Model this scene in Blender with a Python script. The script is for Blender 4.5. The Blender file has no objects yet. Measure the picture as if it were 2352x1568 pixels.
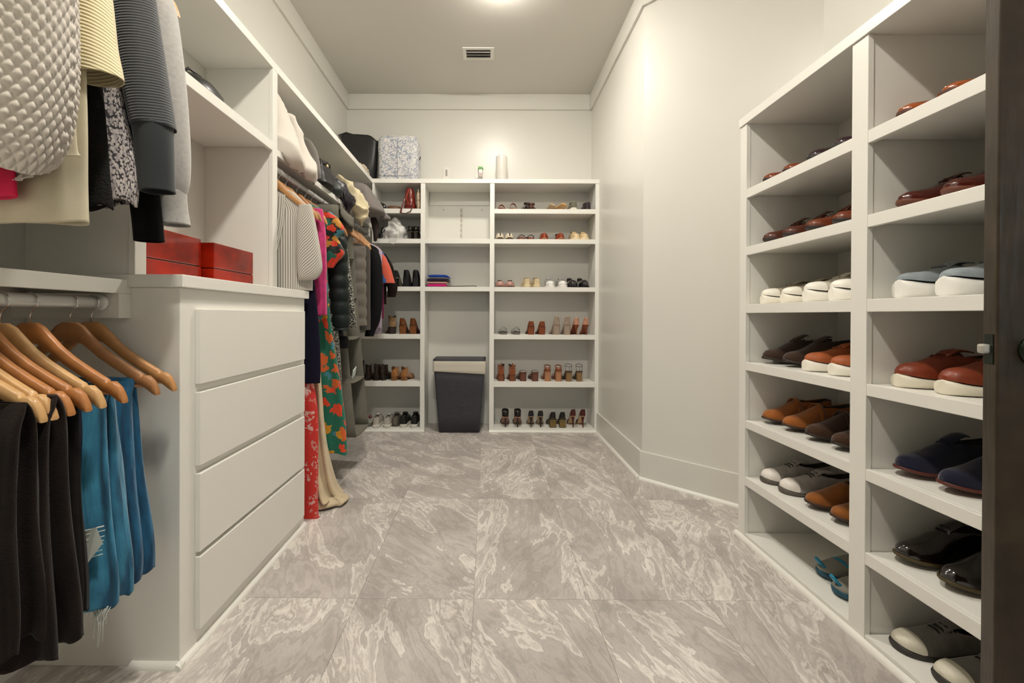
import bpy, bmesh, math, random
from math import sin, cos, pi, radians, sqrt, atan2, exp
from mathutils import Vector, Matrix, noise
random.seed(7)
sc = bpy.context.scene
COL = sc.collection
# ------------------------------------------------------------------ camera
EYE = 1.03
FPX = 979.56
CXP, CYP = 1116.22, 727.76
RIGHT = Vector((0.9999854, 0.0031861, 0.0043549))
UP = Vector((-0.0043663, 0.0035628, 0.9999841))
FWD = Vector((-0.0031705, 0.9999886, -0.0035767))
cam_d = bpy.data.cameras.new('camera')
cam_d.sensor_width = 36.0
cam_d.lens = FPX / 2352 * 36
cam_d.shift_x = (1176 - CXP) / 2352
cam_d.shift_y = -(784 - CYP) / 2352
cam_d.clip_start = 0.02
cam = bpy.data.objects.new('camera', cam_d)
m = Matrix((RIGHT, UP, -FWD)).transposed().to_4x4()
m.translation = (0, 0, EYE)
cam.matrix_world = m
COL.objects.link(cam)
sc.camera = cam
# ------------------------------------------------------------------ world, lights, exposure
w = bpy.data.worlds.new('world'); sc.world = w; w.use_nodes = True
w.node_tree.nodes['Background'].inputs[0].default_value = (0.55, 0.62, 0.7, 1)
w.node_tree.nodes['Background'].inputs[1].default_value = 0.3
sc.view_settings.view_transform = 'Standard'
sc.view_settings.look = 'None'
sc.view_settings.exposure = 0.35
sc.view_settings.gamma = 1.0
sc.view_settings.use_curve_mapping = False
WARM = (1.0, 0.94, 0.84)
LAMP_A = (0.085, 2.67); LAMP_B = (-0.14, 0.64)
ZC = 3.13
# daylight falling through the bathroom behind the doorway
ld = bpy.data.lights.new('bathroom_daylight', 'AREA'); ld.shape = 'RECTANGLE'; ld.size = 1.0; ld.size_y = 1.4
ld.energy = 9; ld.color = (0.72, 0.88, 1.0)
lo = bpy.data.objects.new('bathroom_daylight', ld); COL.objects.link(lo)
lo.location = (0.4, -2.55, 1.7); lo.rotation_euler = (radians(82), 0, 0)

# ------------------------------------------------------------------ materials
MATS = {}
def mat(name, col, rough=0.5, metal=0.0, spec=0.5, var=0.0, vscale=8.0, bump=0.0, bscale=200.0, sheen=0.0, emit=None, coat=0.0, aniso=None):
    if name in MATS: return MATS[name]
    if sheen > 0 and spec == .5: spec = .18
    m = bpy.data.materials.new(name); m.use_nodes = True
    nt = m.node_tree; b = nt.nodes['Principled BSDF']
    b.inputs['Base Color'].default_value = (*col, 1)
    b.inputs['Roughness'].default_value = rough
    b.inputs['Metallic'].default_value = metal
    b.inputs['Specular IOR Level'].default_value = spec
    b.inputs['Sheen Weight'].default_value = sheen
    b.inputs['Coat Weight'].default_value = coat
    tc = nt.nodes.new('ShaderNodeTexCoord')
    if var > 0:
        n = nt.nodes.new('ShaderNodeTexNoise'); n.inputs['Scale'].default_value = vscale; n.inputs['Detail'].default_value = 6
        nt.links.new(tc.outputs['Object'], n.inputs['Vector'])
        r = nt.nodes.new('ShaderNodeMapRange'); r.inputs[1].default_value = 0.3; r.inputs[2].default_value = 0.7
        r.inputs[3].default_value = 1 - var; r.inputs[4].default_value = 1 + var
        nt.links.new(n.outputs['Fac'], r.inputs[0])
        mx = nt.nodes.new('ShaderNodeVectorMath'); mx.operation = 'SCALE'
        mx.inputs[0].default_value = col
        nt.links.new(r.outputs[0], mx.inputs['Scale'])
        nt.links.new(mx.outputs[0], b.inputs['Base Color'])
    if bump > 0:
        n2 = nt.nodes.new('ShaderNodeTexNoise'); n2.inputs['Scale'].default_value = bscale; n2.inputs['Detail'].default_value = 3
        if aniso:
            mp = nt.nodes.new('ShaderNodeMapping'); mp.inputs['Scale'].default_value = aniso
            nt.links.new(tc.outputs['Object'], mp.inputs['Vector']); nt.links.new(mp.outputs[0], n2.inputs['Vector'])
        else:
            nt.links.new(tc.outputs['Object'], n2.inputs['Vector'])
        bp = nt.nodes.new('ShaderNodeBump'); bp.inputs['Strength'].default_value = bump; bp.inputs['Distance'].default_value = 0.004
        nt.links.new(n2.outputs['Fac'], bp.inputs['Height']); nt.links.new(bp.outputs[0], b.inputs['Normal'])
    if emit:
        b.inputs['Emission Color'].default_value = (*emit[0], 1); b.inputs['Emission Strength'].default_value = emit[1]
    MATS[name] = m
    return m
def hexc(h):
    r = [int(h[i:i+2], 16) / 255 for i in (0, 2, 4)]
    return tuple(c / 12.92 if c <= 0.04045 else ((c + 0.055) / 1.055) ** 2.4 for c in r)

PAINT = mat('cream_paint', (0.715, 0.70, 0.645), 0.33, spec=0.45, bump=0.05, bscale=120)
TRIM = mat('white_trim_paint', (0.83, 0.815, 0.76), 0.33, spec=0.45)
CEIL = mat('ceiling_paint', (0.66, 0.635, 0.58), 0.6, bump=0.03, bscale=150)

def tile_material():
    m = bpy.data.materials.new('veined_vinyl_tile'); m.use_nodes = True
    nt = m.node_tree; N = nt.nodes; L = nt.links
    b = N['Principled BSDF']
    tc = N.new('ShaderNodeTexCoord'); oi = N.new('ShaderNodeObjectInfo')
    # every tile shows another cut of the same print, its flow turned its own way
    mul = N.new('ShaderNodeMath'); mul.operation = 'MULTIPLY'; mul.inputs[1].default_value = 37.0
    L.new(oi.outputs['Random'], mul.inputs[0])
    cb = N.new('ShaderNodeCombineXYZ'); L.new(mul.outputs[0], cb.inputs[0]); L.new(mul.outputs[0], cb.inputs[2])
    an = N.new('ShaderNodeMapRange'); an.inputs[3].default_value = radians(-58); an.inputs[4].default_value = radians(20)
    fr = N.new('ShaderNodeMath'); fr.operation = 'FRACT'; m7 = N.new('ShaderNodeMath'); m7.operation = 'MULTIPLY'; m7.inputs[1].default_value = 7.31
    L.new(oi.outputs['Random'], m7.inputs[0]); L.new(m7.outputs[0], fr.inputs[0]); L.new(fr.outputs[0], an.inputs[0])
    rz = N.new('ShaderNodeCombineXYZ'); L.new(an.outputs[0], rz.inputs[2])
    r0 = N.new('ShaderNodeMapping'); L.new(tc.outputs['Object'], r0.inputs['Vector']); L.new(rz.outputs[0], r0.inputs['Rotation'])
    sc2 = N.new('ShaderNodeMapping'); sc2.inputs['Scale'].default_value = (2.0, 0.60, 1); L.new(r0.outputs[0], sc2.inputs['Vector'])
    add = N.new('ShaderNodeVectorMath'); add.operation = 'ADD'
    L.new(sc2.outputs[0], add.inputs[0]); L.new(cb.outputs[0], add.inputs[1])
    warp = N.new('ShaderNodeTexNoise'); warp.inputs['Scale'].default_value = 1.7; warp.inputs['Detail'].default_value = 5
    L.new(add.outputs[0], warp.inputs['Vector'])
    ws = N.new('ShaderNodeVectorMath'); ws.operation = 'SCALE'; ws.inputs['Scale'].default_value = 0.75
    L.new(warp.outputs['Color'], ws.inputs[0])
    wa = N.new('ShaderNodeVectorMath'); wa.operation = 'ADD'; L.new(add.outputs[0], wa.inputs[0]); L.new(ws.outputs[0], wa.inputs[1])
    cloud = N.new('ShaderNodeTexNoise'); cloud.inputs['Scale'].default_value = 2.6; cloud.inputs['Detail'].default_value = 10; cloud.inputs['Roughness'].default_value = 0.62
    L.new(wa.outputs[0], cloud.inputs['Vector'])
    cr = N.new('ShaderNodeValToRGB'); e = cr.color_ramp.elements
    stops = [(.28, 'bdb6b2'), (.35, 'aca5a1'), (.41, 'c0b8b3'), (.445, 'a9a29d'), (.48, 'beb6b1'), (.505, 'b0a8a3'), (.525, 'dfdad3'), (.55, 'c6beb8'), (.58, 'b6aea9'), (.602, 'd9d2cb'), (.622, 'a9a19b'), (.65, 'c9c1bb'), (.675, 'e2dcd4'), (.72, 'c8c0b9')]
    e[0].position = stops[0][0]; e[0].color = (*hexc(stops[0][1]), 1)
    e[1].position = stops[-1][0]; e[1].color = (*hexc(stops[-1][1]), 1)
    for p_, c_ in stops[1:-1]:
        k = e.new(p_); k.color = (*hexc(c_), 1)
    L.new(cloud.outputs['Fac'], cr.inputs[0])
    big = N.new('ShaderNodeTexNoise'); big.inputs['Scale'].default_value = 3.2; big.inputs['Detail'].default_value = 6
    L.new(r0.outputs[0], big.inputs['Vector'])
    mrb = N.new('ShaderNodeMapRange'); mrb.inputs[1].default_value = .38; mrb.inputs[2].default_value = .62; mrb.inputs[3].default_value = .88; mrb.inputs[4].default_value = 1.12
    L.new(big.outputs['Fac'], mrb.inputs[0])
    vm = N.new('ShaderNodeVectorMath'); vm.operation = 'SCALE'; L.new(cr.outputs[0], vm.inputs[0]); L.new(mrb.outputs[0], vm.inputs['Scale'])
    L.new(vm.outputs[0], b.inputs['Base Color'])
    b.inputs['Roughness'].default_value = 0.42; b.inputs['Specular IOR Level'].default_value = 0.4
    return m
TILE = tile_material()

# ------------------------------------------------------------------ mesh helpers
class MB:
    def __init__(s): s.v = []; s.f = []; s.m = []; s.sm = []
    def add(s, vs, fs, mi=0, smooth=False):
        o = len(s.v); s.v += [tuple(p) for p in vs]
        for f in fs:
            s.f.append([i + o for i in f]); s.m.append(mi); s.sm.append(smooth)
        return s
    def box(s, x0, x1, y0, y1, z0, z1, mi=0):
        if x0 > x1: x0, x1 = x1, x0
        if y0 > y1: y0, y1 = y1, y0
        if z0 > z1: z0, z1 = z1, z0
        s.add([(x0,y0,z0),(x1,y0,z0),(x1,y1,z0),(x0,y1,z0),(x0,y0,z1),(x1,y0,z1),(x1,y1,z1),(x0,y1,z1)],
              [(0,3,2,1),(4,5,6,7),(0,1,5,4),(1,2,6,5),(2,3,7,6),(3,0,4,7)], mi)
        return s
    def prism(s, poly, axis, a, b, mi=0):
        """poly in the two other axes, extruded from a to b along axis."""
        n = len(poly)
        def P(p, t):
            if axis == 0: return (t, p[0], p[1])
            if axis == 1: return (p[0], t, p[1])
            return (p[0], p[1], t)
        s.add([P(p, a) for p in poly] + [P(p, b) for p in poly],
              [tuple(range(n)), tuple(range(2*n-1, n-1, -1))] + [(i, i+n, (i+1) % n + n, (i+1) % n) for i in range(n)], mi)
        return s
    def tube(s, pts, r, n=8, mi=0, cap=True, closed=False):
        pts = [Vector(p) for p in pts]; rs = r if isinstance(r, (list, tuple)) else [r] * len(pts)
        vs = []; prev = None
        for i, p in enumerate(pts):
            a = pts[i-1] if (i or closed) else p; c = pts[(i+1) % len(pts)] if (i < len(pts)-1 or closed) else p
            t = (c - a).normalized()
            if prev is None:
                up = Vector((0,0,1)) if abs(t.z) < 0.9 else Vector((1,0,0))
                u = t.cross(up).normalized()
            else:
                u = (prev - t * prev.dot(t)).normalized()
            prev = u; q = t.cross(u)
            for k in range(n):
                an = 2*pi*k/n; vs.append(p + (u*cos(an) + q*sin(an)) * rs[i])
        fs = []; M = len(pts)
        for i in range(M if closed else M-1):
            for k in range(n):
                a = i*n+k; b = i*n+(k+1) % n; c = ((i+1) % M)*n+(k+1) % n; d = ((i+1) % M)*n+k
                fs.append((a, b, c, d))
        if cap and not closed:
            fs.append(tuple(range(n-1, -1, -1))); fs.append(tuple((M-1)*n+k for k in range(n)))
        s.add(vs, fs, mi, True); return s
    def lathe(s, prof, c=(0,0,0), n=20, mi=0, sy=1.0):
        vs = []
        for (r, z) in prof:
            for k in range(n):
                a = 2*pi*k/n; vs.append((c[0]+r*cos(a), c[1]+r*sin(a)*sy, c[2]+z))
        fs = []
        for i in range(len(prof)-1):
            for k in range(n):
                fs.append((i*n+k, i*n+(k+1) % n, (i+1)*n+(k+1) % n, (i+1)*n+k))
        fs.append(tuple(range(n-1, -1, -1))); fs.append(tuple((len(prof)-1)*n+k for k in range(n)))
        s.add(vs, fs, mi, True); return s
    def grid(s, rows, mi=0, closeu=False, smooth=True, caps=False, matf=None):
        """rows: list of equal-length point lists."""
        n = len(rows[0]); o = len(s.v)
        for r in rows: s.v += [tuple(p) for p in r]
        for i in range(len(rows)-1):
            for k in range(n if closeu else n-1):
                s.f.append([o+i*n+k, o+i*n+(k+1) % n, o+(i+1)*n+(k+1) % n, o+(i+1)*n+k])
                s.m.append(matf(i, k) if matf else mi); s.sm.append(smooth)
        if caps:
            s.f.append([o+k for k in range(n-1, -1, -1)]); s.m.append(mi); s.sm.append(False)
            s.f.append([o+(len(rows)-1)*n+k for k in range(n)]); s.m.append(mi); s.sm.append(False)
        return s
    def sphere(s, c, r, n=12, m_=8, mi=0, sc_=(1,1,1)):
        rows = []
        for i in range(m_+1):
            t = pi*i/m_; rr = max(sin(t), 1e-3)
            rows.append([(c[0]+sc_[0]*r*rr*cos(2*pi*k/n), c[1]+sc_[1]*r*rr*sin(2*pi*k/n), c[2]-sc_[2]*r*cos(t)) for k in range(n)])
        s.grid(rows, mi, True); return s
    def build(s, name, mats, parent=None, loc=None, bevel=0, solid=0, subsurf=0, xf=None, recalc=True):
        me = bpy.data.meshes.new(name)
        vs = s.v if xf is None else [tuple(xf @ Vector(p)) for p in s.v]
        me.from_pydata(vs, [], s.f)
        if not isinstance(mats, (list, tuple)): mats = [mats]
        for mm in mats: me.materials.append(mm)
        me.polygons.foreach_set('material_index', s.m); me.polygons.foreach_set('use_smooth', s.sm)
        me.update()
        if recalc:
            bm = bmesh.new(); bm.from_mesh(me); bmesh.ops.recalc_face_normals(bm, faces=bm.faces); bm.to_mesh(me); bm.free()
        ob = bpy.data.objects.new(name, me); COL.objects.link(ob)
        if parent: ob.parent = parent
        if loc: ob.location = loc
        if solid:
            md = ob.modifiers.new('solid', 'SOLIDIFY'); md.thickness = solid; md.offset = 0
        if subsurf:
            md = ob.modifiers.new('sub', 'SUBSURF'); md.levels = subsurf; md.render_levels = subsurf
        if bevel:
            md = ob.modifiers.new('bevel', 'BEVEL'); md.width = bevel; md.segments = 2; md.limit_method = 'ANGLE'; md.angle_limit = radians(40)
        return ob
def box(name, m, x0, x1, y0, y1, z0, z1, parent=None, bevel=0.0015):
    """a box with its own origin at its centre"""
    c = ((x0+x1)/2, (y0+y1)/2, (z0+z1)/2)
    hx, hy, hz = abs(x1-x0)/2, abs(y1-y0)/2, abs(z1-z0)/2
    return MB().box(-hx, hx, -hy, hy, -hz, hz).build(name, m, parent, c, bevel=bevel)
def thing(name, label, cat, loc=(0,0,0), rotz=0, group=None):
    o = bpy.data.objects.new(name, None); COL.objects.link(o); o.empty_display_size = 0.05
    o.location = loc; o.rotation_euler = (0, 0, rotz); o['label'] = label; o['category'] = cat
    if group: o['group'] = group
    return o
def tag(o, label, cat, group=None, kind=None):
    o['label'] = label; o['category'] = cat
    if group: o['group'] = group
    if kind: o['kind'] = kind
    return o
def struct(o):
    o['kind'] = 'structure'; return o
def dup(root, loc, rotz=0.0, label=None, group=None, scale=None):
    r = root.copy(); COL.objects.link(r); r.location = loc; r.rotation_euler = (0, 0, rotz)
    if label: r['label'] = label
    if group: r['group'] = group
    if scale: r.scale = scale
    for ch in list(root.children):
        c = ch.copy(); COL.objects.link(c); c.parent = r
        for g in list(ch.children):
            d = g.copy(); COL.objects.link(d); d.parent = c
    return r

# ------------------------------------------------------------------ room
XW, XR, YW, XR2, YF = -1.346, 0.985, 4.07, 1.62, -0.10
SUMXY = 3.69                          # the slanted wall is x + y = SUMXY
YB = SUMXY - XR; YR2 = SUMXY - XR2
fl = struct(box('floor', mat('grout', hexc('a59a90'), 0.8), XW-0.1, XR2+0.1, -2.8, YW+0.1, -0.06, -0.0025, bevel=0))
TW, TD = 0.4215, 0.848
tm = MB().box(-TW/2+0.0005, TW/2-0.0005, -TD/2+0.0005, TD/2-0.0005, -0.004, 0.0)
tile0 = tm.build('tile', TILE, bevel=0.0004)
first = True
for i in range(-4, 4):
    for j in range(-1, 4):
        x = -0.045 + TW*(i+0.5); y = 1.546 + TD*(j-0.5)
        if x - TW/2 > XR + 0.05 and y > YB + 0.5: continue
        if i in (-4, 3) and j == -1 and False: continue
        t = tile0 if first else tile0.copy()
        if not first: COL.objects.link(t)
        first = False
        t.parent = fl; t.matrix_parent_inverse = fl.matrix_world.inverted()
        t.location = Vector((x, y, 0)) - Vector(fl.location)
        t.rotation_euler = (0, 0, pi if (i*3+j) % 2 else 0)
T = 0.1
struct(box('ceiling', CEIL, XW-T, XR2+T, YF-T, YW+T, ZC, ZC+T, bevel=0))
struct(box('wall_left', PAINT, XW-T, XW, YF, YW+T, 0, ZC, bevel=0))
struct(box('wall_back', PAINT, XW, XR+T, YW, YW+T, 0, ZC, bevel=0))
struct(box('wall_right', PAINT, XR, XR+T, YB, YW, 0, ZC, bevel=0))
o = MB().prism([(XR, YB), (XR2, YR2), (XR2+T, YR2+T*0.4), (XR+T, YB+T)], 2, 0, ZC).build('wall_right_slanted', PAINT); struct(o)
struct(box('wall_right_near', PAINT, XR2, XR2+T, YF, YR2, 0, ZC, bevel=0))
# front wall with the doorway the picture is taken through
o = MB()
o.box(XW, -0.45, YF-T, YF, 0, ZC); o.box(1.06, XR2, YF-T, YF, 0, ZC); o.box(-0.45, 1.06, YF-T, YF, 2.46, ZC)
struct(o.build('wall_front', PAINT))
# the room behind
o = MB(); o.box(XW-T, XW, -2.8, YF-T, 0, 2.8); struct(o.build('wall_bathroom_left', PAINT))
o = MB(); o.box(XR2, XR2+T, -2.8, YF-T, 0, 2.8); struct(o.build('wall_bathroom_right', PAINT))
o = MB(); o.box(XW-T, XR2+T, -2.9, -2.8, 0, 2.8); struct(o.build('wall_bathroom_back', PAINT))
struct(box('ceiling_bathroom', CEIL, XW-T, XR2+T, -2.9, YF-T, 2.8, 2.9, bevel=0))
# crown boards
CB = 2.985
n_trim = 0
def trim(mb, mat_=TRIM, bevel=0.002):
    global n_trim
    n_trim += 1
    return struct(mb.build('trim_%d' % n_trim, mat_, bevel=bevel))
trim(MB().box(XW, XW+0.018, YF, YW, CB, ZC), PAINT)
trim(MB().box(XW+0.018, XR-0.018, YW-0.018, YW, CB, ZC), PAINT)
trim(MB().box(XR-0.018, XR, YB-0.01, YW-0.018, CB, ZC), PAINT)
def slab(x0, y0, x1, y1, t, z0, z1):
    """a board standing against the slanted wall, thickness t towards the room"""
    d = Vector((x1-x0, y1-y0)).normalized(); n = Vector((d.y, -d.x)); n = n if n.x < 0 or n.y < 0 else -n
    if (n.x > 0): n = -n
    p = [(x0, y0), (x1, y1), (x1+n.x*t, y1+n.y*t), (x0+n.x*t, y0+n.y*t)]
    return p
def slanted(t, z0, z1, xa=XR, xb=XR2):
    k = t*0.4142
    return MB().prism([(xa, SUMXY-xa), (xb, SUMXY-xb), (xb-t*0.7071, SUMXY-xb-t*0.7071), (xa-t, SUMXY-xa-k)], 2, z0, z1)
trim(slanted(0.018, CB, ZC), PAINT)
# baseboards: flat board with an eased top and a quarter round at the floor
BH = 0.178
struct(MB().box(XR-0.016, XR, YB-0.006, 3.775, 0, BH).build('baseboard_right', PAINT, bevel=0.003))
struct(slanted(0.016, 0, BH, XR, 1.45).build('baseboard_right_slanted', PAINT, bevel=0.003))
def qr_profile(r, n=5):
    return [(0, 0)] + [(r*cos(a*pi/2/n), r*sin(a*pi/2/n)) for a in range(n+1)]
R_ = 0.017
def qround(name, x0, y0, x1, y1, nx, ny, parent=None, r=R_, h=None):
    """quarter round from point to point; (nx, ny) points to the room"""
    pr = qr_profile(r); rows = []
    for (x, y) in ((x0, y0), (x1, y1)):
        rows.append([(x+nx*a, y+ny*a, b) for (a, b) in pr])
    mb = MB().grid(rows, 0, True, smooth=False, caps=True)
    return mb.build(name, TRIM, parent)
struct(qround('trim_5', XR-0.016, YB-0.006, XR-0.016, 3.76, -1, 0))
struct(qround('trim_6', XR-0.016, YB-0.006, 1.44, SUMXY-1.44-0.0226, -0.7071, -0.7071))
# ------------------------------------------------------------------ built-in shelving
def stile(name, x0, x1, y0, y1, z0, z1, p): return box(name, TRIM, x0, x1, y0, y1, z0, z1, p)
# back unit -----------------------------------------------------------------
YBF = 3.775
bu = thing('shelving_unit', 'white built-in shoe shelving across the back wall with a laundry niche in the middle', 'shelving', (0, YBF, 0))
def bx(name, m_, x0, x1, y0, y1, z0, z1, root, bevel=0.0015):
    o = box(name, m_, x0, x1, y0, y1, z0, z1, root, bevel)
    o.location = Vector(o.location) - Vector(root.location); return o
FT = 0.019
ZT, ZTB = 2.236, 2.1985
bx('top_board', TRIM, -1.346, XR, YBF-0.004, YW, ZTB, ZT, bu)
UPR = [(-0.5945, -0.5545, 0), (0.0192, 0.0599, 0), (0.9522, XR, 0), (-1.024, -1.004, 1.6658)]
for (a, b, z) in UPR:
    bx('stile', TRIM, a, b, YBF, YBF+FT, z, ZTB, bu)
    bx('side_panel', TRIM, a+0.004, b-0.004 if b < XR else b, YBF+FT, YW, z, ZTB, bu)
BL = [(1.9728, 1.9319), (1.7066, 1.6658), (1.2827, 1.2428), (0.8609, 0.8197), (0.4436, 0.3973)]
def shelf_y(x0, x1, zt, zb, root=bu):
    s = bx('shelf', TRIM, x0, x1, YBF+FT, YW, zt-0.028, zt, root)
    n = box('shelf_edge', TRIM, x0, x1, YBF+0.001, YBF+FT, zb, zt, s); n.location = Vector(n.location) - Vector(s.location) - Vector(root.location)
    return s
for k, (zt, zb) in enumerate(BL):
    shelf_y(-1.004 if k < 2 else XW, -0.5945, zt, zb)
    shelf_y(0.0599, 0.9522, zt, zb)
for (zt, zb) in BL[1:3]:
    shelf_y(-0.5545, 0.0192, zt, zb)
for (x0, x1) in ((XW, -0.5945), (0.0599, 0.9522)):
    bx('bottom_shelf', TRIM, x0, x1, YBF+0.002, YW, 0.001, 0.031, bu)
for (x0, x1) in ((XW, -0.5545), (0.0192, XR-0.016)):
    q = qround('base_molding', x0, YBF, x1, YBF, 0, -1, bu); q.location = -Vector(bu.location)
# niche back with the adjustable shelf standard left on it
bx('back_rail', PAINT, -0.5505, 0.0152, YW-0.012, YW, 2.075, 2.1985, bu)
st = bx('shelf_standard', mat('painted_steel', (0.62, 0.60, 0.53), 0.4), -0.262, -0.238, YW-0.004, YW, 1.72, 2.05, bu, 0)
for i in range(7):
    s_ = MB().box(-0.007, -0.002, -0.001, 0.001, -0.012, 0.012).box(-0.002, 0.006, -0.001, 0.001, -0.012, -0.009).box(-0.002, 0.006, -0.001, 0.001, 0.009, 0.012).build('slot', mat('slot_shadow_gap', (0.25, 0.23, 0.19), 0.7), st)
    s_.location = (0, -0.0025, -0.145 + 0.048*i)
for xx in (-0.42, -0.055):
    k = MB().lathe([(0.004, 0), (0.004, 0.006)], n=8).build('screw', mat('dark_screw', (0.08, 0.07, 0.06), 0.5), bu)
    k.rotation_euler = (pi/2, 0, 0); k.location = Vector((xx, YW-0.0, 2.035)) - Vector(bu.location)

# right unit ----------------------------------------------------------------
XF = 1.193
ru = thing('shelving_unit', 'white built-in shoe cubbies along the right wall, cut off by the dark door', 'shelving', (XF, 1.4, 0))
RT, RTB = 1.958, 1.920
bx('top_board', TRIM, XF-0.006, XR2, 0.735, 2.026, RTB, RT, ru)
for (a, b) in ((1.9737, 2.0218), (1.346, 1.4051), (0.735, 0.778)):
    bx('stile', TRIM, XF, XF+FT, a, b, 0, RTB, ru)
    bx('side_panel', TRIM, XF+FT, XR2, a+0.004, b-0.004, 0, RTB, ru)
RL = [(1.6168, 1.5765), (1.351, 1.3122), (1.0864, 1.0466), (0.82, 0.7828), (0.5519, 0.5154), (0.29, 0.2507)]
for (y0, y1) in ((1.4051, 1.9737), (0.778, 1.346)):
    for (zt, zb) in RL:
        s = bx('shelf', TRIM, XF+FT, XR2, y0, y1, zt-0.028, zt, ru)
        n = box('shelf_edge', TRIM, XF+0.001, XF+FT, y0, y1, zb, zt, s); n.location = Vector(n.location) - Vector(s.location) - Vector(ru.location)
    bx('bottom_shelf', TRIM, XF+0.002, XR2, y0, y1, 0.001, 0.030, ru)
q = qround('base_molding', XF, 0.735, XF, 2.035, -1, 0, ru); q.location = -Vector(ru.location)

# left wardrobe ---------------------------------------------------------------
XU = -1.0202
lu = thing('wardrobe', 'white open wardrobe fitted along the left wall with hanging rods and upper shelves', 'wardrobe', (XU, 1.6, 0))
bx('top_board', TRIM, XW, XU, YF, YBF-0.004, 2.1985, ZT, lu)
for (a, b) in ((2.0213, 2.0664), (1.2312, 1.2729)):
    bx('stile', TRIM, XU, XU-FT, a, b, 1.145, 2.1985, lu)
    bx('side_panel', TRIM, XU-FT, XW, a+0.006, b-0.006, 1.145, 2.1985, lu)
def shelf_x(xf, y0, y1, zt, zb, name='shelf'):
    s = bx(name, TRIM, XW, xf-FT, y0, y1, zt-0.024, zt, lu)
    n = box('shelf_edge', TRIM, xf-FT, xf-0.001, y0, y1, zb, zt, s); n.location = Vector(n.location) - Vector(s.location) - Vector(lu.location)
    return s
shelf_x(XU, 1.2729, 2.0213, 1.8492, 1.8076)
shelf_x(XU, 2.0664, 3.775, 1.8303, 1.7995)
shelf_x(XU, YF, 1.2312, 2.20, 2.16)
shelf_x(-1.0381, YF, 1.2402, 1.1279, 1.0879)
bx('shelf_cleat', TRIM, XW, -1.0381, 1.199, 1.2402, 1.018, 1.0879, lu)
bx('shelf_cleat', TRIM, XW, XU-0.02, 3.735, 3.775, 1.72, 1.7995, lu)
RODM = mat('grey_rod_paint', (0.42, 0.41, 0.39), 0.35)
CHR = mat('chrome', (0.75, 0.75, 0.75), 0.15, 1.0)
def rod(x, z, y0, y1, mm, r=0.0165):
    r_ = MB().tube([(x, y0, z), (x, y1, z)], r, 16).build('closet_rod', mm, lu); r_.location = -Vector(lu.location)
    c = MB().tube([(x, y1-0.018, z), (x, y1, z)], r*1.35, 16).build('rod_socket', mm, r_)
rod(-1.085, 1.0615, YF, 1.199, mat('white_rod_paint', (0.82, 0.82, 0.79), 0.22))
rod(-1.06, 1.752, 2.0664, 3.735, RODM)
rod(-1.06, 2.09, YF, 1.2312, mat('white_rod_paint', (0.82, 0.82, 0.79), 0.22))

# dresser ---------------------------------------------------------------------
XD, YD0, YD1 = -0.8954, 1.2402, 2.085
dr = thing('dresser', 'white four-drawer dresser built in under the upper cabinet on the left', 'dresser', (XD, YD0, 0))
bx('body', TRIM, XW, XD, YD0, YD1, 0, 1.1077, dr, 0.002)
ct = bx('countertop', TRIM, XW, -0.878, YD0-0.014, 2.0973, 1.1077, 1.1447, dr, 0.002)
for (zt, zb) in ((1.0462, 0.8153), (0.791, 0.5651), (0.5407, 0.3002), (0.2852, 0.0615)):
    bx('drawer', TRIM, XD, XD+0.0175, 1.3034, 2.052, zb, zt, dr, 0.002)
q = qround('base_molding', XD, YD0-R_, XD, YD1, 1, 0, dr); q.location = -Vector(dr.location)
q = qround('base_molding', -1.035, YD0, XD+R_, YD0, 0, -1, dr); q.location = -Vector(dr.location)

# ceiling fittings --------------------------------------------------------------
def ceiling_light(x, y, label, power):
    t = thing('ceiling_light', label, 'light', (x, y, ZC))
    MB().lathe([(0.105, 0.0), (0.108, -0.012), (0.098, -0.02), (0.09, -0.02), (0.09, 0.0)], n=32).build('trim_ring', TRIM, t)
    em = mat('lit_diffuser_%d' % power, (0.9, 0.85, 0.75), 0.4, emit=(WARM, power))
    MB().lathe([(0.088, -0.012), (0.086, -0.026), (0.07, -0.036), (0.045, -0.042), (0.012, -0.044)], n=24).build('diffuser', em, t)
    return t
ceiling_light(*LAMP_A, 'round flush ceiling light glowing at the top edge above the vent', 305)
ceiling_light(*LAMP_B, 'round flush ceiling light near the doorway', 440)
v = thing('ceiling_vent', 'small white rectangular air vent in the ceiling', 'vent', (-0.08, 3.425, ZC))
MB().box(-0.125, 0.125, -0.078, 0.078, -0.006, 0).build('frame', TRIM, v, bevel=0.002)
MB().box(-0.096, 0.096, -0.052, 0.052, -0.0075, -0.0055).build('duct_opening', mat('duct_dark', (0.06, 0.05, 0.045), 0.8), v)
for k in range(3):
    s_ = MB().box(-0.094, 0.094, -0.013, 0.013, -0.001, 0.001).build('slat', TRIM, v); s_.location = (0, -0.034+0.034*k, -0.012); s_.rotation_euler = (radians(40), 0, 0)

# door leaf standing open on the right ------------------------------------------
WOOD = mat('dark_stained_wood', (0.034, 0.022, 0.011), 0.35, var=0.45, vscale=14, bump=0.25, bscale=60, aniso=(1, 1, 0.12))
dth = radians(-22)
dl = thing('door_1', 'dark stained wooden door standing open at the right edge', 'door', (1.0, 0.84, 0), dth)
dl['kind'] = 'structure'
MB().box(0, 0.66, 0, 0.04, 0.01, 2.43).build('leaf', WOOD, dl, bevel=0.003)
for (c, d) in ((0.24, 0.95), (1.09, 2.30)):
    a, b = 0.11, 0.56
    MB().box(a, b, -0.008, 0, c, c+0.02).box(a, b, -0.008, 0, d-0.02, d).box(a, a+0.02, -0.008, 0, c+0.02, d-0.02).box(b-0.02, b, -0.008, 0, c+0.02, d-0.02).build('panel_molding', WOOD, dl, bevel=0.002)
BRZ = mat('aged_bronze', (0.02, 0.03, 0.02), 0.35, 0.8)
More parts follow.
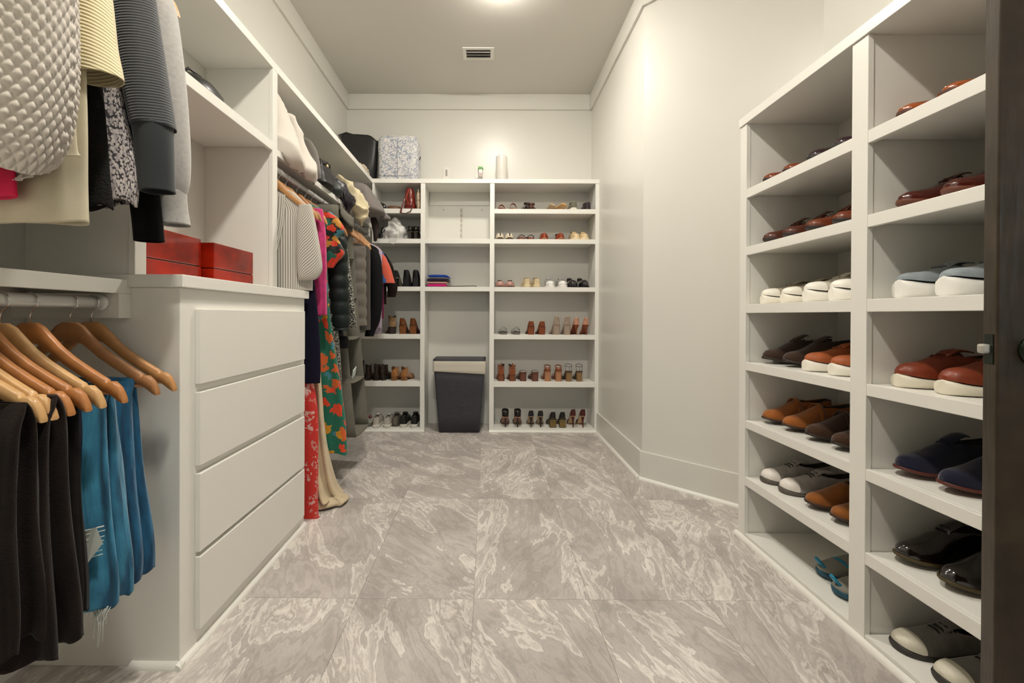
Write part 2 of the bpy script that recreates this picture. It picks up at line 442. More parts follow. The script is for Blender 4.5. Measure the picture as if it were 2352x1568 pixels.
SNI = mat('satin_nickel', (0.60, 0.57, 0.51), 0.38, 0.6)
lp = MB().box(-0.0015, 0.0, 0.008, 0.032, -0.03, 0.03).build('latch_plate', BRZ, dl); lp.location = (0, 0, 0.967)
lt = MB().box(-0.014, 0.0, 0.013, 0.032, -0.009, 0.010).build('latch_bolt', SNI, lp, bevel=0.004)
kb = MB()
kb.lathe([(0.033, 0), (0.033, 0.006), (0.012, 0.010), (0.011, 0.025), (0.022, 0.032), (0.026, 0.042), (0.02, 0.05), (0.004, 0.053)], n=20)
k_ = kb.build('door_knob', BRZ, dl); k_.rotation_euler = (pi/2, 0, 0); k_.location = (0.062, 0, 0.967)
# ------------------------------------------------------------------ footwear
def at(u, v, Y):
    """world point on the plane y = Y seen at photo pixel (u, v)"""
    d = RIGHT * ((u-CXP)/FPX) + UP * (-(v-CYP)/FPX) + FWD
    return Vector((0, 0, EYE)) + d * (Y / d.y)
def lerp_tab(tab, s):
    for (a, b) in zip(tab, tab[1:]):
        if s <= b[0]:
            t = (s-a[0]) / (b[0]-a[0]) if b[0] > a[0] else 0
            t = t*t*(3-2*t) * 0.5 + t * 0.5
            return a[1] + (b[1]-a[1])*t
    return tab[-1][1]
W_ROUND = [(0, .30), (.02, .52), (.07, .68), (.2, .72), (.4, .74), (.55, .86), (.7, 1.0), (.82, .97), (.91, .81), (.96, .60), (.985, .40), (1, .12)]
W_POINT = [(0, .30), (.02, .50), (.07, .64), (.2, .66), (.4, .68), (.55, .84), (.68, 1.0), (.8, .86), (.9, .58), (.96, .34), (1, .10)]
W_DRESS = [(0, .30), (.02, .52), (.07, .68), (.2, .72), (.4, .72), (.55, .86), (.68, 1.0), (.8, .93), (.9, .72), (.965, .46), (1, .16)]
ST = [0, .015, .04, .075, .13, .2, .28, .36, .44, .50, .56, .63, .70, .77, .84, .90, .94, .965, .985, .995, 1.0]
def footbed(s, hh, plat):
    t = min(max((s-0.12)/0.52, 0), 1); t = t*t*(3-2*t)
    spring = 0.010 * max(0, (s-0.75)/0.25)**2
    return plat + hh*(1-t) + spring
def upper_mesh(L, W, wt, top, throat, hh=0.0, plat=0.01, rim=None, s0=0.0, s1=1.0, grow=0.0, back=1.0):
    """one skin: outside, rim and lining. top: table of height above the footbed (collar before the throat, instep after)."""
    rows = []; ss = [s for s in ST if s0 <= s <= s1]
    for s in ss:
        w_ = lerp_tab(wt, s)*W + grow; z0 = footbed(s, hh, plat); H = lerp_tab(top, s) + grow
        y = (s-0.5)*L
        if s > .9: y += grow
        r = []
        o = min(max((throat+0.05-s)/0.06, 0), 1) if throat > 0 else 0     # 1 = open
        inn = min(max((s-0.02)/0.05, 0), 1)
        for j in range(16):
            jj = j if j < 8 else 15-j; sg = -1 if j < 8 else 1
            # closed arch
            th = pi/2 * jj/7.5
            ca, sa = cos(th)**0.85, sin(th)**0.8
            xa, za = w_*ca, H*sa
            # open profile
            tab_o = [(1.0, 0.0), (1.03, .22), (1.0, .5), (.92, .8), (.86, .98), (.80, 1.0), (.72, 1-0.45*inn), (.45, 1-0.9*inn)]
            xo, zo = tab_o[jj][0]*w_, tab_o[jj][1]*H
            x = sg*(xa*(1-o)+xo*o); z = za*(1-o)+zo*o
            r.append((x, y - (z/max(H, .001))*0.006*(1 if s < .05 else 0), z0+z))
        rows.append(r)
    mb = MB()
    def mf(i, k):
        return 1 if (ss[i+1] < throat+0.02 and 5 <= k <= 9) else 0
    mb.grid(rows, 0, False, matf=mf)
    # close the nose and the heel
    o_ = len(mb.v); n = len(rows)
    mb.f.append([(n-1)*16+k for k in range(16)]); mb.m.append(0); mb.sm.append(True)
    if s0 == 0: mb.f.append([15-k for k in range(16)]); mb.m.append(0); mb.sm.append(True)
    return mb
def sole_mesh(L, W, wt, hh, plat, th, over=1.04, s0=0, s1=1.0, bulge=0.0, zlow=None):
    rows = []
    for s in [q for q in ST if s0 <= q <= s1]:
        w_ = lerp_tab(wt, s)*W*over + 0.001; zt = footbed(s, hh, plat); zb = max(zt-th, 0) if zlow is None else zlow
        y = (s-0.5)*L*(1.015 if over > 1 else 1)
        zm = (zt+zb)/2
        rows.append([(-w_, y, zb+0.15*(zt-zb)), (-w_-bulge, y, zm), (-w_, y, zt), (w_, y, zt), (w_+bulge, y, zm), (w_, y, zb+0.15*(zt-zb)), (w_*.93, y, zb), (-w_*.93, y, zb)])
    return MB().grid(rows, 0, True, caps=True)
def strap(mb, y, w_, z0, h, dy=0.006, t=0.002, lean=0.0, n=9, mi=0):
    """a band over the foot"""
    rows = []
    for i in range(n):
        a = pi*i/(n-1); x = -w_*cos(a)*1.02; z = z0 + h*sin(a)**0.8; yy = y + lean*sin(a)
        nx, nz = -cos(a), sin(a)
        rows.append([(x, yy-dy, z), (x+nx*t, yy-dy, z+nz*t), (x+nx*t, yy+dy, z+nz*t), (x, yy+dy, z)])
    mb.grid(rows, mi, True, caps=True)
def ring_strap(mb, cy, rx, ry, z0, z1, dz=0.005, n=18, t=0.002, mi=0):
    rows = []
    for i in range(n+1):
        a = 2*pi*i/n; z = z0 + (z1-z0)*(0.5+0.5*sin(a))
        c, s_ = cos(a), sin(a)
        rows.append([(rx*c, cy+ry*s_, z-dz), ((rx+t)*c, cy+(ry+t)*s_, z-dz), ((rx+t)*c, cy+(ry+t)*s_, z+dz), (rx*c, cy+ry*s_, z+dz)])
    mb.grid(rows, mi, True)
def block_heel(L, W, hh, plat, wx=0.62, back=0.0, depth=0.2, taper=1.0):
    """squarish heel from under the footbed to the ground"""
    rows = []
    yb = -0.5*L; n = 6
    for (t, z) in ((0, 0.0), (0.15, 0.15*hh), (.5, .5*hh), (.85, .88*hh), (1, None)):
        k = taper + (1-taper)*t
        hw = W*wx*k; y0 = yb + 0.004 + (1-t)*back; y1 = y0 + L*depth*k
        pts = []
        for (px_, py_) in ((-hw*.7, y0), (hw*.7, y0), (hw, y0+0.012*k), (hw, y1), (-hw, y1), (-hw, y0+0.012*k)):
            s = min(max(py_/L+0.5, 0), 1)
            zz = z if z is not None else footbed(s, hh, plat)-0.003
            pts.append((px_, py_, zz))
        rows.append(pts)
    return MB().grid(rows, 0, True, smooth=False, caps=True)
def stiletto(L, hh, plat, r0=0.020, r1=0.0045):
    yb = -0.5*L
    rows = []
    for t in (0, .1, .3, .55, .8, .95, 1):
        r = r1 + (r0-r1)*t**2.2; z = t*(hh+plat-0.004) ; y = yb + 0.012 + 0.010*t + r*0.2
        rows.append([(r*cos(a*pi/5)*.9, y+r*sin(a*pi/5), z) for a in range(10)])
    return MB().grid(rows, 0, True, caps=True)
DARKIN = mat('dark_lining', (0.03, 0.025, 0.02), 0.8)
TANIN = mat('tan_lining', hexc('a98a66'), 0.7)
def shoe(name, label, cat, kind, col, L=0.28, W=0.047, sole='3a2a1c', lining=None, rough=0.4, coat=0, hh=0.0, group=None, sub=1, **kw):
    """kind picks the pattern; returns the thing. toe points to local +y."""
    cm = mat('leather_%s_%d' % (col, int(rough*100)), hexc(col), rough, var=0.15, vscale=30, coat=coat, bump=0.12 if rough > .6 else 0.04, bscale=900 if rough > .6 else 300, sheen=0.3 if rough > .7 else 0)
    sm_ = mat('sole_%s' % sole, hexc(sole), 0.55)
    li = mat('lining_%s' % lining, hexc(lining), 0.75) if lining else DARKIN
    t = thing(name, label, cat, group=group)
    wt = kw.get('wt', W_DRESS)
    if kind == 'dress':            # laced or slip-on leather shoe
        top = [(0, .080), (.15, .074), (.3, .069), (.40, .080), (.5, .078), (.6, .062), (.72, .045), (.85, .036), (.93, .030), (1, .012)]
        top = [(a, b*kw.get('tall', 1)) for a, b in top]
        th = kw.get('throat', .40)
        upper_mesh(L, W, wt, top, th, 0, .022 if 1 else 0).build('upper', [cm, li], t, subsurf=sub)
        sole_mesh(L, W, wt, 0, .022, .009, 1.07).build('sole', sm_, t, bevel=0)
        hb = MB(); rows = []
        for z in (0, .014):
            ring = []
            for s in (.0, .03, .09, .17, .26):
                ring.append((-lerp_tab(wt, s)*W*1.03, (s-.5)*L, z))
            ring += [(-p[0], p[1], p[2]) for p in reversed(ring)]
            rows.append(ring)
        hb.grid(rows, 0, True, smooth=False, caps=True); hb.build('heel', sm_, t)
        if kw.get('laces', True):
            lm = mat('lace_%s' % kw.get('lace', col), hexc(kw.get('lace', col)), 0.7)
            lb = MB()
            tg = MB(); rows = []
            for i in range(6):
                s = .36+.04*i; z = footbed(s, 0, .022) + lerp_tab(top, s)*(1.10 - .02*i) + .009*(5-i)/5*kw.get('tongue', 1.0)
                rows.append([(x, (s-.5)*L-0.004, z-abs(x)*.25) for x in (-.020, -.010, 0, .010, .020)])
            tg.grid(rows); tg.build('tongue', cm, t, solid=0.003)
            for i in range(4):
                s = .42+.045*i; z = footbed(s, 0, .022) + lerp_tab(top, s)*1.0
                q = MB().tube([(-.019, (s-.5)*L, z-.008), (-.010, (s-.5)*L, z+.001), (.010, (s-.5)*L+.002, z+.001), (.019, (s-.5)*L, z-.008)], .0019, 6)
                q.build('lace', lm, t)
        if kw.get('strap'):
            q = MB(); s = .52; strap(q, (s-.5)*L, lerp_tab(wt, s)*W*1.01, .03, lerp_tab(top, s)*1.0, .011, .002); q.build('saddle_strap', cm, t)
    elif kind == 'sneaker':
        plat = kw.get('plat', .026)
        top = [(0, .060), (.12, .056), (.28, .050), (.4, .060), (.48, .066), (.6, .056), (.75, .042), (.88, .036), (.95, .028), (1, .010)]
        top = [(a, b*kw.get('tall', 1)) for a, b in top]
        wt = W_ROUND
        upper_mesh(L, W, wt, top, .38, 0, plat).build('upper', [cm, li], t, subsurf=sub)
        sole_mesh(L*1.03, W, wt, 0, plat+.002, plat+.002, 1.10, bulge=.003, zlow=0).build('sole', sm_, t, subsurf=1)
        if kw.get('cap'):
            upper_mesh(L, W, wt, top, 0, 0, plat, s0=.82, grow=.0022).build('toe_cap', mat('toe_%s' % kw['cap'], hexc(kw['cap']), 0.45), t, subsurf=sub)
        lm = mat('lace_%s' % kw.get('lace', 'd8d2c6'), hexc(kw.get('lace', 'd8d2c6')), 0.8)
        tg = MB(); rows = []
        for i in range(7):
            s = .32+.045*i; z = plat + lerp_tab(top, s)*(1.03) + .016*(6-i)/6
            rows.append([(x, (s-.5)*L-0.004, z-abs(x)*.2) for x in (-.020, -.010, 0, .010, .020)])
        tg.grid(rows); tg.build('tongue', cm, t, solid=0.004)
        if kw.get('laces', True):
            for i in range(5):
                s = .42+.05*i; z = plat + lerp_tab(top, s)*1.02
                MB().tube([(-.020, (s-.5)*L, z-.010), (-.010, (s-.5)*L+.002, z+.001), (.010, (s-.5)*L+.002, z+.001), (.020, (s-.5)*L, z-.010)], .0026, 6).build('lace', lm, t)
    elif kind == 'slip':           # low flat
        plat = .012
        k = kw.get('tall', 1)
        top = [(0, .044*k), (.04, .041*k), (.075, .034*k), (.13, .028*k), (.3, .024*k), (.5, .024*k), (.66, .026*k), (.75, .030*k), (.85, .027*k), (.95, .018*k), (1, .008)]
        upper_mesh(L, W, wt, top, .62, hh, plat).build('upper', [cm, li], t, subsurf=sub)
        sole_mesh(L, W, wt, hh, plat, .008, 1.03).build('sole', sm_, t)
        if kw.get('stripe'):
            rows = []
            for s in (.70, .77, .84, .9, .95, .98, 1.0):
                z = footbed(s, hh, plat)+lerp_tab(top, s)+.0012; y = (s-.5)*L + (.002 if s > .9 else 0)
                rows.append([(-.0055, y, z), (0, y, z+.0004), (.0055, y, z)])
            MB().grid(rows).build('toe_stripe', mat('lace_%s' % kw['stripe'], hexc(kw['stripe']), .6), t)
    elif kind == 'pump':
        plat = kw.get('plat', .006)
        top = [(0, .058), (.04, .054), (.075, .044), (.13, .035), (.2, .030), (.4, .023), (.6, .022), (.72, .028), (.85, .024), (.95, .015), (1, .006)]
        top = [(a, b*kw.get('tall', 1)) for a, b in top]
        upper_mesh(L, W, W_POINT, top, .66, hh, plat).build('upper', [cm, li], t, subsurf=sub)
        sole_mesh(L, W, W_POINT, hh, plat, .005, .98).build('sole', sm_, t)
        hm = mat('heel_%s' % kw.get('heelcol', col), hexc(kw.get('heelcol', col)), rough)
        if kw.get('block'): block_heel(L, W, hh, plat, kw['block'], 0.004, .16, .85).build('heel', hm, t)
        elif kw.get('wedge'):
            block_heel(L, W, hh, plat, .7, 0, .30, .95).build('heel', hm, t)
        else: stiletto(L, hh, plat, kw.get('r0', .018)).build('heel', hm, t)
        if kw.get('bands'):
            bm_ = mat('gold_band', hexc('b89a5c'), .35, .6)
            for i in range(5):
                z = .010 + i*(hh-.012)/5
                MB().box(-W*.69, W*.69, -.5*L+.001, -.5*L+.03, z, z+.006).build('heel_band', bm_, t)
    elif kind == 'boot':
        plat = .010
        top = [(0, .055), (.15, .055), (.3, .055), (.42, .060), (.5, .056), (.6, .048), (.75, .038), (.88, .032), (.95, .024), (1, .010)]
        upper_mesh(L, W, wt, top, 0, hh, plat).build('upper', [cm, li], t, subsurf=sub)
        sole_mesh(L, W, wt, hh, plat, .008, 1.04).build('sole', sm_, t)
        if hh > 0: block_heel(L, W, hh, plat, kw.get('block', .66), 0.004, .2, .92).build('heel', mat('heel_%s' % kw.get('heelcol', sole), hexc(kw.get('heelcol', sole)), .5), t)
        hs = kw.get('shaft', .06)+.025; z0 = hh+plat+.004
        rows = []
        for i, (dz, rx, ry, yy) in enumerate(((0, .76, .052, .222), (.025, .80, .054, .218), (hs*.6, .74, .049, .205), (hs, .80, .052, .195), (hs+.001, .74, .048, .195), (hs*.5, .66, .042, .205), (.01, .6, .04, .22))):
            ring = []
            for a in range(20):
                an = 2*pi*a/20; flop = (.006*sin(2*an+kw.get('ph', 0)) if 2 <= i <= 4 else 0)
                ring.append((W*rx*cos(an), (yy-.5)*L+ry*sin(an), z0+dz+flop - (.012*cos(an-pi/2)**2 if i in (3, 4) else 0)))
            rows.append(ring)
        MB().grid(rows, 0, True, matf=lambda i, k: 1 if i >= 3 else 0).build('shaft', [cm, li], t, subsurf=1)
        if kw.get('pull'):
            MB().box(-.006, .006, -.5*L-.002, -.5*L+.006, z0+hs-.02, z0+hs+.014).build('pull_tab', li if kw['pull'] == 1 else cm, t)
    elif kind == 'sandal':
        plat = kw.get('plat', .010)
        sole_mesh(L, W, W_ROUND, hh, plat, kw.get('th', .008), 1.0, bulge=.001).build('sole', sm_, t)
        if kw.get('wedge'):
            rows = []
            for s in [q for q in ST if q <= .7]:
                w_ = lerp_tab(W_ROUND, s)*W*.97; rows.append([(-w_, (s-.5)*L, 0), (-w_, (s-.5)*L, max(footbed(s, hh, plat)-.006, .002)), (w_, (s-.5)*L, max(footbed(s, hh, plat)-.006, .002)), (w_, (s-.5)*L, 0)])
            MB().grid(rows, 0, True, smooth=False, caps=True).build('wedge', mat('heel_%s' % kw.get('heelcol', sole), hexc(kw.get('heelcol', sole)), .7), t)
        elif hh > 0.02: block_heel(L, W, hh, plat, kw.get('block', .6), .004, .2, kw.get('taper', .95)).build('heel', mat('heel_%s' % kw.get('heelcol', sole), hexc(kw.get('heelcol', sole)), .6), t)
        for (s, h, dy, lean) in kw.get('straps', ((.82, .030, .010, 0), (.66, .040, .010, 0))):
            q = MB(); strap(q, (s-.5)*L, lerp_tab(W_ROUND, s)*W, footbed(s, hh, plat)-.002, h, dy, .0025, lean); q.build('strap', cm, t)
        if kw.get('ankle') and kw.get('counter', .035) < .02:
            q = MB(); zz = hh+plat
            for sx in (-1, 1): q.tube([(sx*W*.62, -.5*L+.04, zz), (sx*W*.74, -.5*L+.045, zz+kw['ankle'])], .0016, 6)
            q.tube([(0, -.5*L+.004, zz), (0, -.5*L+.002, zz+kw['ankle']-.006)], .0016, 6)
            q.build('side_strap', cm, t)
        if kw.get('ankle'):
            q = MB(); zz = hh+plat+kw['ankle']; ring_strap(q, -.5*L+.045, W*.72, .042, zz-.008, zz+.008, kw.get('adz', .005)); q.build('ankle_strap', cm, t)
            # heel counter
            rows = []
            for i in range(9):
                a = pi + pi*i/8
                rows.append([(W*.72*cos(a), -.5*L+.045+.043*sin(a), hh+plat-.002), (W*.72*cos(a), -.5*L+.045+.044*sin(a), hh+plat-.002+kw.get('counter', .035)*(.4+.6*abs(sin(a))))])
            MB().grid(rows).build('heel_counter', cm, t, solid=.0025)
    elif kind == 'thong':
        sole_mesh(L, W, W_ROUND, 0, .014, .014, 1.0).build('sole', sm_, t)
        MB().tube([(-W*.72, -.05*L, .014), (-W*.5, .12*L, .036), (0, .27*L, .030), (W*.5, .12*L, .036), (W*.72, -.05*L, .014)], .0035, 7).build('strap', cm, t)
        MB().tube([(0, .27*L, .030), (.0, .275*L, .014)], .0028, 6).build('toe_post', cm, t)
    return t
def pair(proto_args, pos_list, rot, labels, group=None, z=0.0, jitter=0.05):
    """first position uses the prototype, the second a mirrored copy"""
    a, k = proto_args
    t = shoe(a[0], labels[0], a[1], *a[2:], group=group, **k)
    t.location = pos_list[0]; t.rotation_euler = (0, 0, rot + jitter*(random.random()-.5))
    if len(pos_list) > 1:
        dup(t, pos_list[1], rot + jitter*(random.random()-.5), labels[1], group, (-1, 1, 1))
    return t

# right cubbies: toes to the aisle (local +y -> -x)
COLY = {1: (1.915, 1.795, 1.655, 1.535), 2: (1.285, 1.165, 1.035, 0.93)}
TOEX = 1.245
CELL = {(1, 0): 'top far cubby', (1, 1): 'second far cubby', (1, 2): 'third far cubby', (1, 3): 'fourth far cubby', (1, 4): 'fifth far cubby', (1, 5): 'sixth far cubby', (1, 6): 'bottom far cubby',
        (2, 0): 'top cubby by the door', (2, 1): 'second cubby by the door', (2, 2): 'third cubby by the door', (2, 3): 'fourth cubby by the door', (2, 4): 'fifth cubby by the door', (2, 5): 'sixth cubby by the door', (2, 6): 'bottom cubby by the door'}
RZ = [1.6168, 1.351, 1.0864, .82, .5519, .29, .030]
def rpair(col, row, slot, desc, kind, colr, n=2, **k):
    L = k.pop('L', .29); z = RZ[row] + .0005
    ys = COLY[col][slot:slot+n]; dx = k.pop('dx', 0)
    cat = k.pop('cat', 'shoe'); nm = k.pop('nm', 'shoe')
    where = CELL[(col, row)]
    if n == 2: labs = ['%s, farther one, %s' % (desc, where), '%s, nearer one, %s' % (desc, where)]
    else: labs = ['%s, %s' % (desc, where)]
    pair(((nm, cat, kind, colr), dict(L=L, sub=2, **k)), [(TOEX+dx+L/2+.012*((j*7+row*3) % 3-1)*.5, y, z) for j, y in enumerate(ys)], pi/2, labs, 'shoes in the right cubbies', jitter=.07)
BR, DB = '6b3418', '2a1812'
rpair(1, 0, 0, 'glossy chestnut loafer', 'dress', '7d3c1c', rough=.22, coat=.6, laces=False, strap=True, sole='2a1a12', tall=.9)
rpair(1, 0, 2, 'glossy dark plum shoe', 'dress', '2b1620', rough=.2, coat=.7, laces=False, strap=True, sole='1a1210', nm='shoe')
rpair(1, 1, 0, 'brown laced leather shoe', 'dress', '54281a', rough=.32, coat=.3, sole='2a1a12', tongue=1.6)
rpair(1, 1, 2, 'russet laced leather shoe', 'dress', '6e3218', rough=.32, coat=.3, sole='24160f', tongue=1.6)
rpair(1, 2, 0, 'cream sneaker with greige laces', 'sneaker', 'b5aa93', rough=.8, sole='efe9d9', cap='f1ecdf', lace='a89c85', lining='8a7f6b', plat=.030)
rpair(1, 2, 2, 'chunky white sneaker', 'sneaker', 'd9d2c2', rough=.7, sole='f2eee4', cap='f4f0e6', lace='cfc7b6', plat=.040, lining='8a7f6b')
rpair(1, 3, 0, 'dark brown suede shoe', 'dress', '3b2a20', rough=.9, sole='2b1d15', tall=1.15, tongue=1.2)
rpair(1, 3, 2, 'tan leather sneaker with white sole', 'sneaker', 'a4562a', rough=.6, sole='eee9dc', lace='8d4a24', plat=.034)
rpair(1, 4, 0, 'tan suede loafer', 'dress', '9a5a26', rough=.85, sole='3d2413', laces=False, strap=True, tall=1.1)
rpair(1, 4, 2, 'dark brown suede loafer', 'dress', '3d2617', rough=.8, sole='24150d', laces=False, strap=True, tall=1.1)
rpair(1, 5, 0, 'light grey sneaker with white toe', 'sneaker', 'a5a09a', rough=.85, sole='5a524b', cap='e9e2da', lace='3a3531', plat=.014, tall=1.1)
rpair(1, 5, 2, 'caramel suede shoe', 'dress', '8a5220', rough=.85, sole='3b2212', laces=False, tall=1.0)
rpair(2, 0, 0, 'glossy tan loafer', 'dress', '9c5126', rough=.2, coat=.7, laces=False, strap=True, sole='4a2413', tall=.85)
rpair(2, 1, 0, 'glossy oxblood shoe', 'dress', '4a1a12', rough=.2, coat=.7, sole='6a3a28', laces=True, tongue=1.0, tall=.95, lace='3a140e')
rpair(2, 1, 2, 'dark brown high laced shoe', 'dress', '3c1c12', n=1, rough=.35, coat=.2, sole='6b3018', tall=1.35, tongue=2.2, dx=.03)
rpair(2, 2, 0, 'blue-grey sneaker on a thick white foam sole', 'sneaker', '8e979c', rough=.85, sole='eceae4', lace='5c6266', plat=.046, tall=.85, lining='303236')
rpair(2, 3, 0, 'russet leather sneaker with cream sole', 'sneaker', '7e341a', rough=.5, sole='e4ddca', lace='5b2414', plat=.030, tall=1.15, coat=.15)
rpair(2, 4, 0, 'navy suede shoe with brown sole', 'dress', '17182c', rough=.95, sole='5c2a20', tall=1.15, tongue=1.3)
rpair(2, 5, 0, 'glossy black dress shoe with olive sole edge', 'dress', '150d0a', rough=.12, coat=1.0, sole='4a3c1c', tall=1.15, lace='0c0807')
rpair(2, 6, 0, 'grey sneaker with off-white toe', 'sneaker', '77736c', rough=.85, sole='302c28', cap='d8d2c0', lace='1c1a18', plat=.012, tall=.95, lining='1c1a18')
# teal water sandal in the bottom far cubby
def water_sandal(loc, rz, label):
    t = thing('sandal', label, 'sandal', loc, rz, 'water sandals')
    TEAL = mat('teal_rubber', hexc('1388b0'), .4); DT = mat('dark_teal_rubber', hexc('12495c'), .5); G_ = mat('grey_mesh', hexc('8c8a80'), .8, bump=.3, bscale=400)
    sole_mesh(.27, .046, W_ROUND, 0, .02, .02, 1.0, bulge=.002).build('sole', DT, t)
    upper_mesh(.27, .044, W_ROUND, [(0, .03), (.3, .04), (.5, .055), (.7, .042), (.9, .026), (1, .008)], .3, 0, .02).build('upper', [G_, DARKIN], t, subsurf=1)
    rows = []
    for i in range(8):
        s = .70+.05*i; y = (s-.5)*.27; z = .022+.05*max(0, (i-3)/4)**1.4; w_ = .016*(1-.06*i)
        rows.append([(-w_, y, z), (0, y, z+.003), (w_, y, z)])
    MB().grid(rows).build('toe_bumper', TEAL, t, solid=.008)
    for s in (.45, .62):
        q = MB(); strap(q, (s-.5)*.27, lerp_tab(W_ROUND, s)*.045, .018, .052 if s < .5 else .044, .008, .003, .02); q.build('strap', TEAL, t)
    return t
water_sandal((1.415, 1.655, .031), pi/2+.12, 'teal and grey water sandal with upturned toe, farther one, bottom far cubby')
water_sandal((1.385, 1.535, .031), pi/2+.05, 'teal and grey water sandal half hidden by the post, bottom far cubby')

# back shelves: heels to the room (toe -> +y); toe_out turns the shoe around
BZ = [1.9728, 1.7066, 1.2827, .8609, .4436, .031]
BROW = ['top', 'second', 'third', 'fourth', 'fifth', 'bottom']
def bpair(side, row, us, desc, kind, colr, toe_out=False, cat='shoe', nm='shoe', rot=0.0, **k):
    L = k.pop('L', .235); z = BZ[row]+.0005; yy = k.pop('y', 3.80 + L/2)
    k.setdefault('W', .040)
    ps = []
    for u in us:
        p = at(u, 700, yy-(L/2)*.8); ps.append((p.x, yy, z))
    side_w = 'right bay' if side == 'R' else 'left bay'
    where = '%s shelf, back %s' % (BROW[row], side_w)
    labs = ['%s, %s one, %s' % (desc, q, where) for q in ('left', 'right')] if len(us) > 1 else ['%s, %s' % (desc, where)]
    pair(((nm, cat, kind, colr), dict(L=L, sub=1, **k)), ps, rot + (pi if toe_out else 0), labs, 'women\'s footwear on the back shelves', jitter=.12)
# right bay, top shelf
bpair('R', 0, (1151,), 'orange-brown slide with a cream band', 'sandal', 'a8562a', sole='7a3c1c', straps=((.75, .045, .03, 0), (.3, .048, .02, 0)), nm='slide_sandal', cat='sandal')
bpair('R', 0, (1178,), 'brown slide sandal, second from the left', 'sandal', '8a4f30', sole='a9876a', straps=((.78, .045, .03, 0), (.25, .058, .02, 0)), nm='slide_sandal', cat='sandal')
bpair('R', 0, (1207,), 'dark strappy sandal with a hanging tag', 'sandal', '2c1a16', sole='3d241c', ankle=.055, adz=.008, straps=((.8, .03, .012, 0), (.6, .045, .008, .01), (.4, .055, .006, .01)), nm='strappy_sandal', cat='sandal', rot=.2)
bpair('R', 0, (1224,), 'dark brown strappy sandal leaning on its mate', 'sandal', '4a2c22', sole='5c3a2c', ankle=.05, adz=.009, straps=((.8, .032, .016, 0), (.6, .044, .012, .0)), nm='strappy_sandal', cat='sandal', rot=-.25)
bpair('R', 0, (1266,), 'flat khaki flip-flop', 'thong', '8a7650', sole='b39a78', nm='flip_flop', cat='sandal')
bpair('R', 0, (1286,), 'tan flip-flop tipped on edge', 'thong', '9a7248', sole='c19a6a', nm='flip_flop', cat='sandal', rot=.3)
for o_ in COL.objects:
    if o_.name.startswith('flip_flop') and o_.parent is None:
        o_.rotation_euler.x = -.16; o_.rotation_euler.y = .5 if o_.name.endswith('1') else .3; o_.location.z += .028 if o_.name.endswith('1') else .022
bpair('R', 0, (1316,), 'grey-green sneaker with white heel', 'sneaker', '6d6a58', sole='d9d4c6', plat=.02, laces=False, tall=.9, lining='cfc9bb')
bpair('R', 0, (1348,), 'dark plum slip-on shoe', 'sneaker', '2c2026', sole='3a2a28', plat=.012, laces=False, tall=.95)
# second shelf
bpair('R', 1, (1147, 1169), 'cream flat with a black centre stripe', 'slip', 'e2d6c0', toe_out=True, sole='5a4634', stripe='1c1512', tall=1.9, W=.041)
bpair('R', 1, (1198, 1217), 'dark brown slide with white footbed', 'sandal', '3c1d16', sole='7a4a34', plat=.02, th=.018, straps=((.75, .03, .03, 0), (.12, .026, .012, 0)), nm='slide_sandal', cat='sandal', L=.22)
bpair('R', 1, (1251, 1288), 'rust pointed mule', 'slip', '8c3a1e', toe_out=True, sole='b57a56', tall=2.0, wt=W_POINT, W=.040)
bpair('R', 1, (1322, 1343), 'cream canvas sneaker', 'sneaker', 'd9bf94', toe_out=True, sole='e3cfa8', plat=.022, laces=False, tall=1.05)
# third shelf
bpair('R', 2, (1149, 1172), 'blush pink ballet flat', 'slip', 'b98f85', toe_out=True, sole='9a7468', tall=1.6, W=.043)
bpair('R', 2, (1210, 1232), 'cream sneaker with leopard heel tab', 'sneaker', 'd8c6a0', sole='d8c6a0', plat=.03, laces=False, tall=.85, lining='2a211c')
bpair('R', 2, (1264, 1292), 'silver-grey sneaker with white toe', 'sneaker', 'a9a7a4', toe_out=True, sole='e9e6e0', cap='eceae6', plat=.020, lace='8d8b88', tall=1.0)
bpair('R', 2, (1317, 1343), 'black patent flat', 'slip', '0f0b10', toe_out=True, rough=.15, coat=.8, sole='0f0b10', tall=2.1, W=.047)
# fourth shelf
bpair('R', 3, (1157, 1187), 'grey fur strap sandal', 'sandal', '8d8a84', sole='6a645c', rough=.9, plat=.014, th=.012, straps=((.8, .034, .022, 0), (.4, .05, .016, 0), (.15, .055, .012, .0)), nm='slide_sandal', cat='sandal')
bpair('R', 3, (1220, 1244), 'cognac block heel pump', 'pump', '7e3f1c', hh=.070, block=.74, sole='3a2012', lining='b9b09c', W=.042, tall=.8, nm='block_heel_shoe')
bpair('R', 3, (1277, 1303), 'taupe suede wedge pump', 'pump', '9c8a7a', rough=.85, hh=.085, wedge=True, sole='8c7a6a', W=.042, lining='b7a898', tall=1.3, nm='wedge_shoe')
bpair('R', 3, (1323, 1347), 'nude pump with brown heel', 'pump', 'c08c74', hh=.085, heelcol='7a3a1e', r0=.032, sole='7a3a1e', W=.038, lining='d9b29a', tall=1.1, rough=.25, coat=.5, nm='high_heel_pump')
